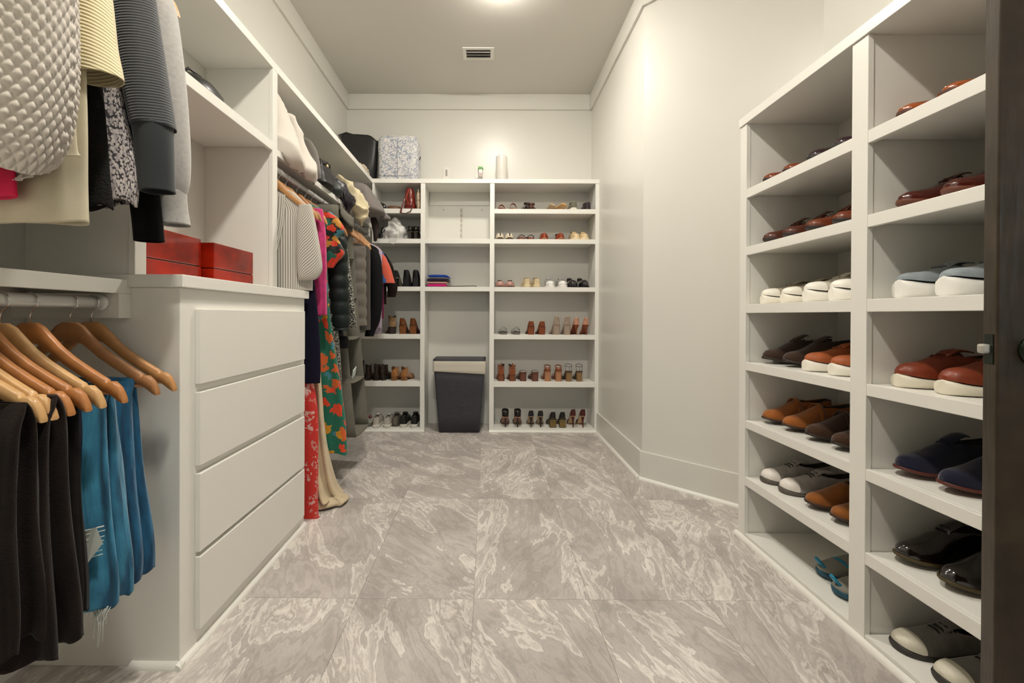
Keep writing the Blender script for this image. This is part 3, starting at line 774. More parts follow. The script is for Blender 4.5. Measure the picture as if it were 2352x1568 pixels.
# fifth shelf
bpair('R', 4, (1151, 1177), 'tan suede ankle boot', 'boot', '8a4c28', rough=.85, hh=.055, sole='7a4426', shaft=.055, pull=2, W=.042, nm='ankle_boot', cat='boot')
bpair('R', 4, (1201, 1229), 'brown block heel slide', 'sandal', '4e2e22', hh=.070, sole='5a3526', heelcol='6b4030', block=.7, straps=((.75, .035, .02, 0), (.2, .02, .01, 0)), nm='block_heel_sandal', cat='sandal')
bpair('R', 4, (1259, 1284), 'tan ankle strap sandal on a block heel', 'sandal', '8a5234', hh=.085, sole='8a5234', heelcol='b07c58', block=.66, ankle=.035, counter=.03, straps=((.8, .032, .01, 0),), nm='block_heel_sandal', cat='sandal')
bpair('R', 4, (1307, 1333), 'clear strap sandal on an olive-tan block heel', 'sandal', '3a2c20', hh=.080, sole='4a3422', heelcol='8a6a44', block=.62, ankle=.05, adz=.002, counter=.008, straps=((.8, .03, .006, 0),), nm='block_heel_sandal', cat='sandal')
# bottom shelf
bpair('R', 5, (1162, 1191), 'black strappy high heel', 'sandal', '120e0e', hh=.085, sole='9a7260', heelcol='1c1512', block=.16, taper=.7, ankle=.04, adz=.012, counter=.055, straps=((.8, .032, .012, 0), (.6, .04, .006, .01)), nm='high_heel_sandal', cat='sandal')
bpair('R', 5, (1222, 1244), 'black stiletto pump', 'pump', '120f16', hh=.095, sole='a88c6a', W=.037, tall=.95, nm='high_heel_pump')
bpair('R', 5, (1270, 1294), 'black pump with gold banded heel', 'pump', '14110f', hh=.075, block=.85, bands=True, sole='6a5a38', W=.040, tall=1.1, heelcol='2a2216', nm='block_heel_shoe')
bpair('R', 5, (1318, 1340), 'burgundy stiletto pump', 'pump', '4c1412', hh=.100, sole='c3a078', W=.036, tall=1.1, rough=.45, nm='high_heel_pump')
# left bay
bpair('L', 5, (864, 891), 'white knit sneaker seen from behind', 'sneaker', 'bfb8ae', sole='d8d2c8', plat=.026, laces=False, tall=1.1, lining='6c655c', y=3.895)
bpair('L', 5, (928, 952), 'black sneaker with white sole', 'sneaker', '11130f', sole='cfcac0', plat=.028, laces=False, tall=1.25, y=3.905)
bpair('L', 5, (908,), 'grey sneaker behind the white pair', 'sneaker', '6a6458', sole='4a453c', plat=.02, laces=False, tall=1.2, y=3.935)
bpair('L', 4, (824,), 'dark chestnut boot beside the fabric organizer', 'boot', '2c160c', hh=.03, sole='1a0f09', shaft=.11, W=.034, ph=1.0, nm='ankle_boot', cat='boot', rot=.2)
bpair('L', 4, (845, 866), 'dark brown wrinkled ankle boot', 'boot', '2a1a14', hh=.03, sole='2c1a15', shaft=.075, W=.036, ph=.6, nm='ankle_boot', cat='boot')
bpair('L', 4, (887,), 'dark brown boot with a sloped top', 'boot', '241811', hh=.03, sole='1c120d', shaft=.07, W=.034, ph=2.2, nm='ankle_boot', cat='boot', rot=-.3)
bpair('L', 4, (912, 933), 'camel suede bootie', 'boot', 'a06c38', rough=.85, hh=.03, sole='8a5a30', shaft=.05, ph=1.7, W=.038, nm='ankle_boot', cat='boot', rot=-.25, lining='5a3a1c')
bpair('L', 3, (893,), 'beige high bootie with brown base', 'boot', '8a6c48', rough=.85, hh=.055, sole='2a1a12', heelcol='22150e', shaft=.07, W=.046, nm='ankle_boot', cat='boot', rot=.3)
bpair('L', 3, (926, 950), 'saddle brown block heel shoe', 'pump', '6a3c1c', hh=.075, block=.72, sole='3a2012', W=.044, tall=1.1, lining='6b5a4c', heelcol='7c4a24', nm='block_heel_shoe')
bpair('L', 2, (888, 910), 'black high heel beside the bright tee', 'pump', '0c0a0a', hh=.075, block=.5, sole='8a8270', W=.046, tall=1.15, nm='block_heel_shoe')
bpair('L', 2, (934, 955), 'black pointed pump', 'pump', '080707', hh=.080, wedge=True, sole='0a0909', W=.046, tall=1.15, nm='wedge_shoe')
bpair('L', 1, (942, 956), 'black and clear strap sandal', 'sandal', '15110f', hh=.06, sole='3a3028', heelcol='2a2420', block=.4, ankle=.045, counter=.05, straps=((.8, .03, .01, 0),), nm='high_heel_sandal', cat='sandal')
# ------------------------------------------------------------------ cloth
def uvn(nt, scale=(1, 1, 1), rot=0):
    tc = nt.nodes.new('ShaderNodeTexCoord'); mp = nt.nodes.new('ShaderNodeMapping')
    mp.inputs['Scale'].default_value = scale; mp.inputs['Rotation'].default_value = (0, 0, rot)
    nt.links.new(tc.outputs['UV'], mp.inputs['Vector']); return mp
def fabric(name, col, rough=0.85, sheen=0.25, weave=0.15, wscale=900, var=0.10):
    if name in MATS: return MATS[name]
    return mat(name, hexc(col), rough, sheen=sheen, var=var, vscale=9, bump=weave, bscale=wscale)
def stripes(name, c1, c2, period, duty, rot=0, rough=0.8):
    m = bpy.data.materials.new(name); m.use_nodes = True; nt = m.node_tree; b = nt.nodes['Principled BSDF']
    mp = uvn(nt, (1/period, 1/period, 1), rot)
    sx = nt.nodes.new('ShaderNodeSeparateXYZ'); nt.links.new(mp.outputs[0], sx.inputs[0])
    fr = nt.nodes.new('ShaderNodeMath'); fr.operation = 'FRACT'; nt.links.new(sx.outputs[0], fr.inputs[0])
    gt = nt.nodes.new('ShaderNodeMath'); gt.operation = 'LESS_THAN'; gt.inputs[1].default_value = duty; nt.links.new(fr.outputs[0], gt.inputs[0])
    mx = nt.nodes.new('ShaderNodeMixRGB'); mx.inputs[1].default_value = (*hexc(c1), 1); mx.inputs[2].default_value = (*hexc(c2), 1)
    nt.links.new(gt.outputs[0], mx.inputs[0]); nt.links.new(mx.outputs[0], b.inputs['Base Color'])
    b.inputs['Roughness'].default_value = rough; return m
def ribbed(name, col, period, rot=pi/2, strength=0.8, rough=0.85, sheen=.3):
    m = bpy.data.materials.new(name); m.use_nodes = True; nt = m.node_tree; b = nt.nodes['Principled BSDF']
    b.inputs['Base Color'].default_value = (*hexc(col), 1); b.inputs['Roughness'].default_value = rough; b.inputs['Sheen Weight'].default_value = sheen
    mp = uvn(nt, (1/period, 1/period, 1), rot)
    sx = nt.nodes.new('ShaderNodeSeparateXYZ'); nt.links.new(mp.outputs[0], sx.inputs[0])
    n = nt.nodes.new('ShaderNodeTexNoise'); n.inputs['Scale'].default_value = 1.5; nt.links.new(mp.outputs[0], n.inputs['Vector'])
    a = nt.nodes.new('ShaderNodeMath'); a.operation = 'MULTIPLY_ADD'; a.inputs[1].default_value = 6.2832
    nt.links.new(sx.outputs[0], a.inputs[0]); nt.links.new(n.outputs['Fac'], a.inputs[2])
    s = nt.nodes.new('ShaderNodeMath'); s.operation = 'SINE'; nt.links.new(a.outputs[0], s.inputs[0])
    bp = nt.nodes.new('ShaderNodeBump'); bp.inputs['Strength'].default_value = strength; bp.inputs['Distance'].default_value = period*.25
    nt.links.new(s.outputs[0], bp.inputs['Height']); nt.links.new(bp.outputs[0], b.inputs['Normal']); return m
def blotch(name, base, cols, scale, th, rough=0.8, warp=0.3, rand=1.0):
    """base cloth with cell-shaped blotches of several colours"""
    m = bpy.data.materials.new(name); m.use_nodes = True; nt = m.node_tree; b = nt.nodes['Principled BSDF']
    mp = uvn(nt); n = nt.nodes.new('ShaderNodeTexNoise'); n.inputs['Scale'].default_value = scale*2.2; n.inputs['Detail'].default_value = 3
    nt.links.new(mp.outputs[0], n.inputs['Vector'])
    sc_ = nt.nodes.new('ShaderNodeVectorMath'); sc_.operation = 'SCALE'; sc_.inputs['Scale'].default_value = warp/scale*2
    nt.links.new(n.outputs['Color'], sc_.inputs[0])
    ad = nt.nodes.new('ShaderNodeVectorMath'); ad.operation = 'ADD'; nt.links.new(mp.outputs[0], ad.inputs[0]); nt.links.new(sc_.outputs[0], ad.inputs[1])
    v = nt.nodes.new('ShaderNodeTexVoronoi'); v.inputs['Scale'].default_value = scale; v.inputs['Randomness'].default_value = rand
    v.voronoi_dimensions = '2D'
    nt.links.new(ad.outputs[0], v.inputs['Vector'])
    sp = nt.nodes.new('ShaderNodeSeparateXYZ'); nt.links.new(v.outputs['Color'], sp.inputs[0])
    cr = nt.nodes.new('ShaderNodeValToRGB'); cr.color_ramp.interpolation = 'CONSTANT'
    e = cr.color_ramp.elements; e[0].position = 0; e[0].color = (*hexc(cols[0]), 1); e[1].position = 1/len(cols); e[1].color = (*hexc(cols[1 % len(cols)]), 1)
    for i in range(2, len(cols)):
        k = e.new(i/len(cols)); k.color = (*hexc(cols[i]), 1)
    nt.links.new(sp.outputs[0], cr.inputs[0])
    tv = nt.nodes.new('ShaderNodeMath'); tv.operation = 'MULTIPLY_ADD'; tv.inputs[1].default_value = th*.7; tv.inputs[2].default_value = th*.5; nt.links.new(sp.outputs[1], tv.inputs[0])
    lt_ = nt.nodes.new('ShaderNodeMath'); lt_.operation = 'LESS_THAN'; nt.links.new(v.outputs['Distance'], lt_.inputs[0]); nt.links.new(tv.outputs[0], lt_.inputs[1])
    mx = nt.nodes.new('ShaderNodeMixRGB'); mx.inputs[1].default_value = (*hexc(base), 1)
    nt.links.new(lt_.outputs[0], mx.inputs[0]); nt.links.new(cr.outputs[0], mx.inputs[2]); nt.links.new(mx.outputs[0], b.inputs['Base Color'])
    b.inputs['Roughness'].default_value = rough; b.inputs['Sheen Weight'].default_value = .2; return m
def denim(name, col, pale, rough=0.9):
    m = bpy.data.materials.new(name); m.use_nodes = True; nt = m.node_tree; b = nt.nodes['Principled BSDF']
    mp = uvn(nt, (7, 3, 1)); n = nt.nodes.new('ShaderNodeTexNoise'); n.inputs['Scale'].default_value = 1.6; n.inputs['Detail'].default_value = 8
    nt.links.new(mp.outputs[0], n.inputs['Vector'])
    cr = nt.nodes.new('ShaderNodeValToRGB'); e = cr.color_ramp.elements; e[0].position = .42; e[0].color = (*hexc(col), 1); e[1].position = .62; e[1].color = (*hexc(pale), 1)
    nt.links.new(n.outputs['Fac'], cr.inputs[0]); nt.links.new(cr.outputs[0], b.inputs['Base Color'])
    mp2 = uvn(nt, (16, 3.2, 1)); n2 = nt.nodes.new('ShaderNodeTexNoise'); n2.inputs['Scale'].default_value = 1.3; n2.inputs['Detail'].default_value = 4; n2.inputs['Distortion'].default_value = .8
    nt.links.new(mp2.outputs[0], n2.inputs['Vector'])
    bp = nt.nodes.new('ShaderNodeBump'); bp.inputs['Strength'].default_value = .8; bp.inputs['Distance'].default_value = .012
    nt.links.new(n2.outputs['Fac'], bp.inputs['Height']); nt.links.new(bp.outputs[0], b.inputs['Normal'])
    b.inputs['Roughness'].default_value = rough; b.inputs['Sheen Weight'].default_value = .2; return m
def cat_rom(tab, t):
    """tab: list of tuples, uniform parameter 0..1"""
    n = len(tab)-1; x = t*n; i = min(int(x), n-1); f = x-i
    p0 = tab[max(i-1, 0)]; p1 = tab[i]; p2 = tab[i+1]; p3 = tab[min(i+2, n)]
    return tuple(0.5*((2*b) + (-a+c)*f + (2*a-5*b+4*c-d)*f*f + (-a+3*b-3*c+d)*f**3) for a, b, c, d in zip(p0, p1, p2, p3))
def cloth(name, mats, parent, path, nfold=5, amp=(0.0, 0.02), seed=0, nu=56, nv=40, quilt=0, qa=.008, thick=.0022, disp=None, cap=True, hemwave=0.0, flat=2.2, uscale=1.0):
    """a hanging tube of cloth. path rows: (x, y, z, half width in x, half depth in y) in the thing's frame, top to bottom."""
    me_v = []; uv = []; fs = []; mi = []
    rs = random.Random(seed); ph = [rs.random()*6.28 for _ in range(4)]
    L_ = 0; last = None; vpos = []
    for i in range(nv+1):
        q = cat_rom(path, i/nv)
        if last: L_ += math.dist(q[:3], last[:3])
        last = q; vpos.append((q, L_))
    hw_m = max(p[3] for p in path); circ = 4.2*hw_m*uscale
    for i, (q, l) in enumerate(vpos):
        t = i/nv; a_ = amp[0] + (amp[1]-amp[0])*t
        for k in range(nu):
            an = 2*pi*k/nu; c, s = cos(an), sin(an)
            ex = 2/flat
            x = q[3]*math.copysign(abs(c)**ex, c); y = q[4]*math.copysign(abs(s)**ex, s)
            f = sin(nfold*an+ph[0]+2.2*sin(2.1*t+ph[1])) * .6 + sin((nfold*1.63)*an+ph[2]+1.5*t)*.25 + noise.noise(Vector((c*2+seed, s*2, q[2]*5)))*.6
            env = max(0, 1-abs(c)**6)*1.0 + .25
            y += f*a_*math.copysign(1, s)*env * (abs(s)**.35); x += f*a_*.35*c
            if quilt:
                b_ = abs(sin(pi*l/quilt))**.5; y += qa*b_*s; x += qa*b_*c
            zz = q[2]
            if hemwave and t > .75: zz += hemwave*((t-.75)/.25)*sin(nfold*an+ph[3])
            if disp:
                d = disp(k/nu*circ, l); x += d*c; y += d*(s if abs(s) > .01 else 0)
            me_v.append((q[0]+x, q[1]+y, zz)); uv.append((k/nu*circ, l))
    for i in range(nv):
        for k in range(nu):
            fs.append((i*nu+k, i*nu+(k+1) % nu, (i+1)*nu+(k+1) % nu, (i+1)*nu+k)); mi.append((k, i))
    me = bpy.data.meshes.new(name)
    if cap: fs.append(tuple(range(nu-1, -1, -1)))
    me.from_pydata(me_v, [], fs)
    ul = me.uv_layers.new(name='UVMap')
    for pi_, p in enumerate(me.polygons):
        for li_, vi in zip(p.loop_indices, p.vertices):
            u, v_ = uv[vi]
            if pi_ < len(mi) and mi[pi_][0] == nu-1 and u == 0: u = circ
            ul.data[li_].uv = (u, v_)
        p.use_smooth = True
    for mm in (mats if isinstance(mats, (list, tuple)) else [mats]): me.materials.append(mm)
    me.update()
    bm = bmesh.new(); bm.from_mesh(me); bmesh.ops.recalc_face_normals(bm, faces=bm.faces); bm.to_mesh(me); bm.free()
    ob = bpy.data.objects.new(name, me); COL.objects.link(ob); ob.parent = parent
    if thick:
        md = ob.modifiers.new('solid', 'SOLIDIFY'); md.thickness = thick; md.offset = -1
    return ob
RODX = -1.06
def gthing(name, label, cat, Y, zr=1.752, group='clothes hanging on the middle rod', rz=0.0):
    t = thing(name, label, cat, (RODX, Y, zr), rz, group)
    def P(rows): return [(x-RODX, y, z-zr, a, b) for (x, y, z, a, b) in rows]
    return t, P
def shoulders(w=.20, zn=1.69, zsh=1.585, zb=1.0, d=.03, wb=None, xs=RODX, db=None):
    """torso rows from neck to hem"""
    wb = wb or w; db = db or d
    return [(xs, 0, zn, .05, .012), (xs, 0, zn-.02, .09, .018), (xs, 0, (zn+zsh)/2, w*.72, .024), (xs, 0, zsh, w*.97, d*.9), (xs, 0, zsh-.06, w, d), (xs, 0, (zsh+zb)/2, (w+wb)/2, (d+db)/2), (xs, 0, zb+.05, wb, db), (xs, 0, zb, wb, db)]

# wooden hangers ---------------------------------------------------------------
WD = [mat('beech_%d' % i, hexc(c),   .42, var=.18, vscale=22, coat=.18) for i, c in enumerate(('b98550', 'b0743f', 'c89d68', 'a37044'))]
def make_hanger(wood, loc, rz, label, group):
    t = thing('hanger', label, 'hanger', loc, rz, group)
    tabt = [(0, -.050), (.08, -.050), (.16, -.060), (.25, -.082), (.36, -.108), (.5, -.134), (.65, -.158), (.78, -.178), (.825, -.185), (.835, -.192), (.855, -.190), (.90, -.191), (.95, -.203), (.985, -.222), (1.0, -.236)]
    tabb = [(0, -.098), (.08, -.100), (.16, -.106), (.25, -.122), (.36, -.143), (.5, -.165), (.65, -.188), (.78, -.208), (.825, -.215), (.835, -.217), (.855, -.220), (.90, -.228), (.95, -.238), (.985, -.243), (1.0, -.243)]
    rows = []
    def prof(s, zt, zb, sg):
        x = sg*.212*s; y = .022*s*s; w_ = .0068 + .002*s
        return [(x, y-w_, zb+.003), (x, y-w_, zt-.003), (x, y-w_*.6, zt), (x, y+w_*.6, zt), (x, y+w_, zt-.003), (x, y+w_, zb+.003), (x, y+w_*.6, zb), (x, y-w_*.6, zb)]
    for (s, zt), (_, zb) in list(zip(tabt, tabb))[::-1]: rows.append(prof(s, zt, zb, -1))
    for (s, zt), (_, zb) in list(zip(tabt, tabb))[1:]: rows.append(prof(s, zt, zb, 1))
    MB().grid(rows, 0, True, caps=True).build('arms', wood, t)
    MB().tube([(-.178, .016, -.216), (.178, .016, -.216)], .0058, 10).build('trouser_bar', wood, t)
    pts = [(0, 0, -.052), (0, 0, -.032)]
    for i in range(13):
        a = -pi/2 + 0.35 + (pi*1.55)*i/12
        pts.append((.0205*cos(a), 0, .0205*sin(a)+.0005))
    MB().tube(pts, .0017, 7).build('hook', CHR, t)
    return t
hn = [(1.165, .02, 0), (1.105, .01, 3), (1.008, -.02, 1), (.946, .0, 2), (.905, .03, 1), (.872, .0, 1), (.842, -.03, 2), (.812, 0.02, 2)]
hl = ['empty wooden hanger closest to the dresser', 'empty wooden hanger, second from the dresser', 'orange-toned wooden hanger carrying the pale blue jeans', 'light wooden hanger holding navy trousers', 'wooden hanger holding black trousers, next to the light one', 'wooden hanger holding dark brown corduroys', 'pale wooden hanger at the front of the row, ends clipped', 'pale wooden hanger at the left picture edge']
for (y, rz, wi), lb in zip(hn, hl):
    make_hanger(WD[wi], (-1.085, y, 1.0615+.0165-.0200), rz, lb, 'wooden hangers on the lower rod')

# trousers on the lower rod -------------------------------------------------------
def trousers(label, mt, Y, x0, x1, x0b, x1b, zb, seed, dy=.022, nf=4, amp=(.004, .012), kind='trousers', extra=None, zt=.862, lean=0.0):
    t = thing(kind, label, 'trousers', ((x0+x1)/2, Y, .845), 0, 'trousers on the lower rod')
    cx = (x0+x1)/2
    for sg, nm in ((-1, 'back_leg'), (1, 'front_leg')):
        yy = -sg*dy
        rows = [((x0+x1)/2-cx, -.3*sg*0, zt-.845, (x1-x0)/2*.97, .009), ((x0+x1)/2-cx, yy*.35, zt-.02-.845, (x1-x0)/2, .010), ((x0+x1)/2-cx, yy*.8, zt-.07-.845, (x1-x0)/2*.98, .016),
                ((x0+x1+x0b+x1b)/4-cx, yy*1.0, (zt+zb)/2-.845, ((x1-x0)+(x1b-x0b))/4*.93, .022), ((x0b+x1b)/2-cx, yy*1.1-lean, zb+.08-.845, (x1b-x0b)/2, .020), ((x0b+x1b)/2-cx, yy*1.15-lean, zb-.845, (x1b-x0b)/2, .022)]
        cloth(nm, mt, t, rows, nf, amp, seed+sg, nu=64, nv=44, hemwave=.006)
    return t
J1 = denim('mid_blue_denim', '15506f', '3c8db0'); J2 = denim('navy_denim', '0f2c52', '1d4a75')
BKT = fabric('black_trouser_cloth', '100d0b', .9, .05); BRC = mat('dark_brown_corduroy', hexc('1e1613'), .9, sheen=.08, var=.3, vscale=14, bump=.4, bscale=260)
SLT = fabric('slate_navy_cloth', '1c2232', .9, .05)
t = trousers('mid blue jeans with darker denim, hanging closest to the dresser', denim('teal_blue_denim', '0c3f60', '23719a'), 1.115, -1.09, -.925, -1.05, -.892, .345, 11, dy=.018)
t = trousers('pale blue ripped jeans with frayed white hem threads', J1, 1.035, -1.03, -.915, -1.055, -.885, .335, 21, nf=5, amp=(.006, .016), dy=.020)
# rip with white threads and the torn flap on the front leg
wt_ = mat('white_cotton_thread', hexc('c9cfc8'), .9)
rp = MB(); rr = random.Random(3)
for i in range(7):
    z = -.310 - .011*i + rr.random()*.004; a = .012 + .01*rr.random(); b_ = .088 - .008*rr.random()
    rp.tube([(a, -.058, z), ((a+b_)/2, -.064, z-.003), (b_, -.050, z+.002)], .0011+.0006*(i in (0, 8)), 5)
rp.add([(.045, -.063, -.312), (.075, -.058, -.306), (.086, -.054, -.345), (.062, -.066, -.385), (.04, -.066, -.37)], [(0, 1, 2, 3, 4)])
rp.tube([(.01, -.058, -.378), (.03, -.064, -.398), (.055, -.062, -.382)], .003, 6)
o = rp.build('ripped_threads', wt_, t)
fr_ = MB()
for i in range(60):
    x = -.072+.155*rr.random(); l = .03+.075*rr.random()**2; z0 = -.495
    fr_.tube([(x, -.045+.03*rr.random(), z0-.006), (x+.004*rr.random(), -.040, z0-l*.5), (x-.004*rr.random(), -.038, z0-l)], .0011, 4)
o = fr_.build('frayed_threads', wt_, t); o['kind'] = 'stuff'
t = trousers('navy slate trousers between the ripped jeans and the black pair', SLT, .975, -1.06, -.945, -1.03, -.935, .35, 31)
t = trousers('plain black trousers beside the slate pair', BKT, .925, -1.06, -.905, -1.03, -.895, .36, 41)
t = trousers('dark brown corduroy trousers with turned cuffs at the front', BRC, .865, -1.12, -.872, -1.09, -.853, .345, 51, nf=4, amp=(.006, .018), dy=.024)
cf = MB()
t = trousers('dark brown corduroys at the left picture edge', BRC, .80, -1.10, -.865, -1.10, -.86, .40, 61, nf=5, amp=(.006, .018), dy=.022)

# upper rod, near the camera ------------------------------------------------------
ZU = 2.09; GU = 'tops on the upper rod'
for i, (y, rz) in enumerate(((.84, 0), (.88, .02), (.93, 0), (.97, -.02), (1.02, 0), (1.07, 0), (1.14, .02))):
    make_hanger(WD[i % 4], (RODX, y, ZU+.0165-.020), rz, ('wooden hanger under the %s on the upper rod' % ('bobbled white sweater', 'cream blouse', 'cream ribbed top', 'black lace top', 'dark grey jacket', 'black knit top', 'grey sweatshirt')[i]), 'wooden hangers on the upper rod')
def bobble(u, l):
    p = .0150
    a = (u + l)/p*pi*.5; b_ = (u - l)/p*pi*.5
    return .0075*(abs(sin(a))*abs(sin(b_)))**.7
CRM = mat('ivory_bobble_knit', hexc('c9c1b8'), .9, sheen=.2, var=.05, vscale=30)
t, P = gthing('sweater', 'ivory sweater in a chunky bobbled diamond knit, nearest on the upper rod', 'sweater', .835, ZU, GU)
cloth('body', CRM, t, P([(a+-0.008, b, c, d, e_) for a, b, c, d, e_ in [(-1.06, 0, 1.99, .05, .02), (-1.06, 0, 1.93, .18, .03), (-1.06, 0, 1.85, .235, .035), (-1.06, 0, 1.7, .248, .038), (-1.06, 0, 1.5, .252, .042), (-1.065, 0, 1.40, .247, .042), (-1.075, 0, 1.335, .235, .038), (-1.08, 0, 1.305, .215, .03)]]), 4, (.002, .006), 71, nu=380, nv=240, disp=bobble, hemwave=.008, flat=2.6)
CR2 = fabric('cream_crepe', 'cfc6ad', .8, .2)
t, P = gthing('tank_top', 'hot pink tank top peeking out under the ivory sweater', 'top', .862, ZU, GU)
cloth('body', fabric('hot_pink_jersey', 'd8204f'), t, P([(-1.10, 0, 1.9, .06, .01), (-1.12, 0, 1.8, .14, .012), (-1.13, 0, 1.6, .16, .012), (-1.13, 0, 1.4, .168, .012), (-1.125, 0, 1.265, .172, .014)]), 3, (.002, .006), 72, hemwave=.003)
t, P = gthing('blouse', 'cream blouse with a side slit and a straight hem below the ivory sweater', 'blouse', .895, ZU, GU)
cloth('back_panel', CR2, t, P([(a+-0.028, b, c, d, e_) for a, b, c, d, e_ in [(-1.06, .012, 2.0, .05, .01), (-1.06, .012, 1.9, .2, .015), (-1.06, .012, 1.7, .225, .016), (-1.06, .012, 1.45, .235, .016), (-1.06, .012, 1.30, .236, .017), (-1.06, .012, 1.222, .238, .018)]]), 4, (.001, .005), 73, hemwave=.003)
cloth('front_panel', CR2, t, P([(a+-0.028, b, c, d, e_) for a, b, c, d, e_ in [(-1.06, -.016, 1.99, .05, .01), (-1.06, -.016, 1.9, .2, .012), (-1.06, -.016, 1.7, .228, .012), (-1.06, -.016, 1.45, .236, .012), (-1.055, -.016, 1.37, .236, .012), (-1.05, -.016, 1.355, .238, .012)]]), 3, (.001, .003), 74, hemwave=.002)
RIBC = ribbed('cream_rib_knit', 'ddd0a8', .0075, pi*.38, .35)
t, P = gthing('sweater', 'cream ribbed sweater with a wide short sleeve', 'sweater', .945, ZU, GU)
cloth('body', RIBC, t, P([(a+-0.026, b, c, d, e_) for a, b, c, d, e_ in [(-1.06, .0, 1.99, .05, .012), (-1.06, 0, 1.9, .18, .015), (-1.08, 0, 1.7, .19, .015), (-1.08, 0, 1.5, .19, .015), (-1.08, 0, 1.36, .192, .015), (-1.08, 0, 1.31, .192, .014)]]), 4, (.001, .004), 75)
cloth('sleeve', RIBC, t, P([(a+-0.026, b, c, d, e_) for a, b, c, d, e_ in [(-.88, -.005, 1.93, .05, .02), (-.865, -.008, 1.82, .046, .026), (-.85, -.010, 1.72, .046, .03), (-.842, -.012, 1.62, .050, .034), (-.836, -.012, 1.57, .054, .036), (-.832, -.012, 1.545, .055, .036)]]), 2, (.0, .003), 76, nu=48, nv=30)
BLK = fabric('black_knit', '0a0909', .95, .05)
t, P = gthing('lace_top', 'black lace top with ragged hem behind the cream rib knit', 'top', .985, ZU, GU)
cloth('body', mat('black_lace', hexc('11100d'), .95, var=.5, vscale=60, bump=.8, bscale=220), t, P([(a+-0.03, b, c, d, e_) for a, b, c, d, e_ in [(-1.06, 0, 1.98, .05, .01), (-1.06, 0, 1.88, .15, .014), (-1.04, 0, 1.7, .16, .014), (-1.02, 0, 1.5, .165, .014), (-1.015, 0, 1.35, .172, .015), (-1.01, 0, 1.275, .175, .016)]]), 6, (.002, .007), 77, hemwave=.006)
LEO = blotch('leopard_chiffon', '2a2428', ('b9b0ae', 'a79e9f', 'c4bcb6'), 110, .6, .75, .5)
t, P = gthing('blouse', 'leopard print chiffon blouse with a gathered hem below the dark sleeves', 'blouse', 1.015, ZU, GU)
cloth('body', LEO, t, P([(a+-0.022, b, c, d, e_) for a, b, c, d, e_ in [(-1.06, 0, 1.98, .05, .01), (-1.04, 0, 1.85, .13, .012), (-.99, 0, 1.7, .115, .014), (-.95, 0, 1.54, .10, .016), (-.905, -.004, 1.42, .085, .02), (-.872, -.006, 1.34, .062, .022), (-.862, -.006, 1.29, .05, .018)]]), 3, (.002, .006), 78, hemwave=.008)
JKD = ribbed('dark_grey_ottoman_knit', '34373a', .0068, pi/2+.12, .4, .8); JKP = fabric('dark_grey_jersey', '303436', .85)
t, P = gthing('jacket', 'dark grey ribbed jacket with a plain cuff', 'jacket', 1.055, ZU, GU)
cloth('body', JKD, t, P([(-1.06, 0, 1.99, .05, .012), (-1.06, 0, 1.9, .17, .018), (-1.08, 0, 1.7, .175, .02), (-1.08, 0, 1.5, .175, .02), (-1.09, 0, 1.38, .17, .02), (-1.09, 0, 1.33, .17, .02)]), 4, (.002, .005), 79)
cloth('sleeve', JKD, t, P([(-.90, -.01, 1.93, .050, .022), (-.875, -.014, 1.83, .052, .030), (-.852, -.018, 1.70, .052, .034), (-.828, -.022, 1.57, .050, .036), (-.81, -.024, 1.48, .047, .036)]), 2, (.0, .003), 80, nu=48, nv=40)
cloth('cuff', JKP, t, P([(-.8125, -.024, 1.488, .044, .034), (-.809, -.024, 1.455, .0425, .033), (-.804, -.025, 1.40, .040, .031), (-.800, -.026, 1.345, .038, .029), (-.798, -.026, 1.325, .037, .029)]), 2, (.0, .002), 81, nu=48, nv=16, cap=False)
t, P = gthing('sweater', 'black knit sweater whose sleeve end shows above the red boxes', 'sweater', 1.105, ZU, GU)
cloth('body', BLK, t, P([(-1.06, 0, 1.98, .05, .01), (-1.06, 0, 1.88, .17, .014), (-1.08, 0, 1.7, .175, .015), (-1.08, 0, 1.4, .172, .015), (-1.08, 0, 1.33, .172, .015)]), 4, (.002, .005), 82)
cloth('sleeve', BLK, t, P([(a+-0.034, b, c, d, e_) for a, b, c, d, e_ in [(-.92, -.0, 1.92, .045, .02), (-.895, -.002, 1.75, .042, .022), (-.872, -.004, 1.55, .040, .022), (-.856, -.004, 1.36, .038, .022), (-.846, -.002, 1.26, .037, .022), (-.842, -.002, 1.218, .036, .022)]]), 2, (.001, .004), 83, nu=40, nv=30)
GRY = mat('heather_grey_fleece', hexc('a9a6a2'), .95, sheen=.5, var=.10, vscale=90, bump=.15, bscale=500)
t, P = gthing('sweatshirt', 'heather grey sweatshirt with a cuffed sleeve, last before the dresser top', 'sweatshirt', 1.16, ZU, GU)
cloth('body', GRY, t, P([(-1.06, 0, 1.99, .05, .012), (-1.06, 0, 1.9, .165, .018), (-1.09, 0, 1.7, .17, .02), (-1.10, 0, 1.5, .168, .02), (-1.10, 0, 1.36, .16, .02), (-1.10, 0, 1.33, .155, .018)]), 4, (.002, .006), 84)
cloth('sleeve', GRY, t, P([(a+-0.014, b, c, d, e_) for a, b, c, d, e_ in [(-.91, -.008, 1.93, .042, .024), (-.875, -.014, 1.86, .042, .030), (-.852, -.020, 1.72, .044, .034), (-.840, -.022, 1.58, .046, .036), (-.836, -.022, 1.46, .049, .036), (-.836, -.020, 1.39, .046, .034), (-.835, -.018, 1.352, .036, .030)]]), 3, (.001, .004), 85, nu=56, nv=50)
cloth('cuff', GRY, t, P([(a+-0.014, b, c, d, e_) for a, b, c, d, e_ in [(-.835, -.018, 1.358, .037, .029), (-.833, -.018, 1.335, .035, .028), (-.829, -.016, 1.30, .034, .027), (-.825, -.016, 1.268, .036, .028)]]), 2, (.0, .001), 86, nu=40, nv=12, cap=False)

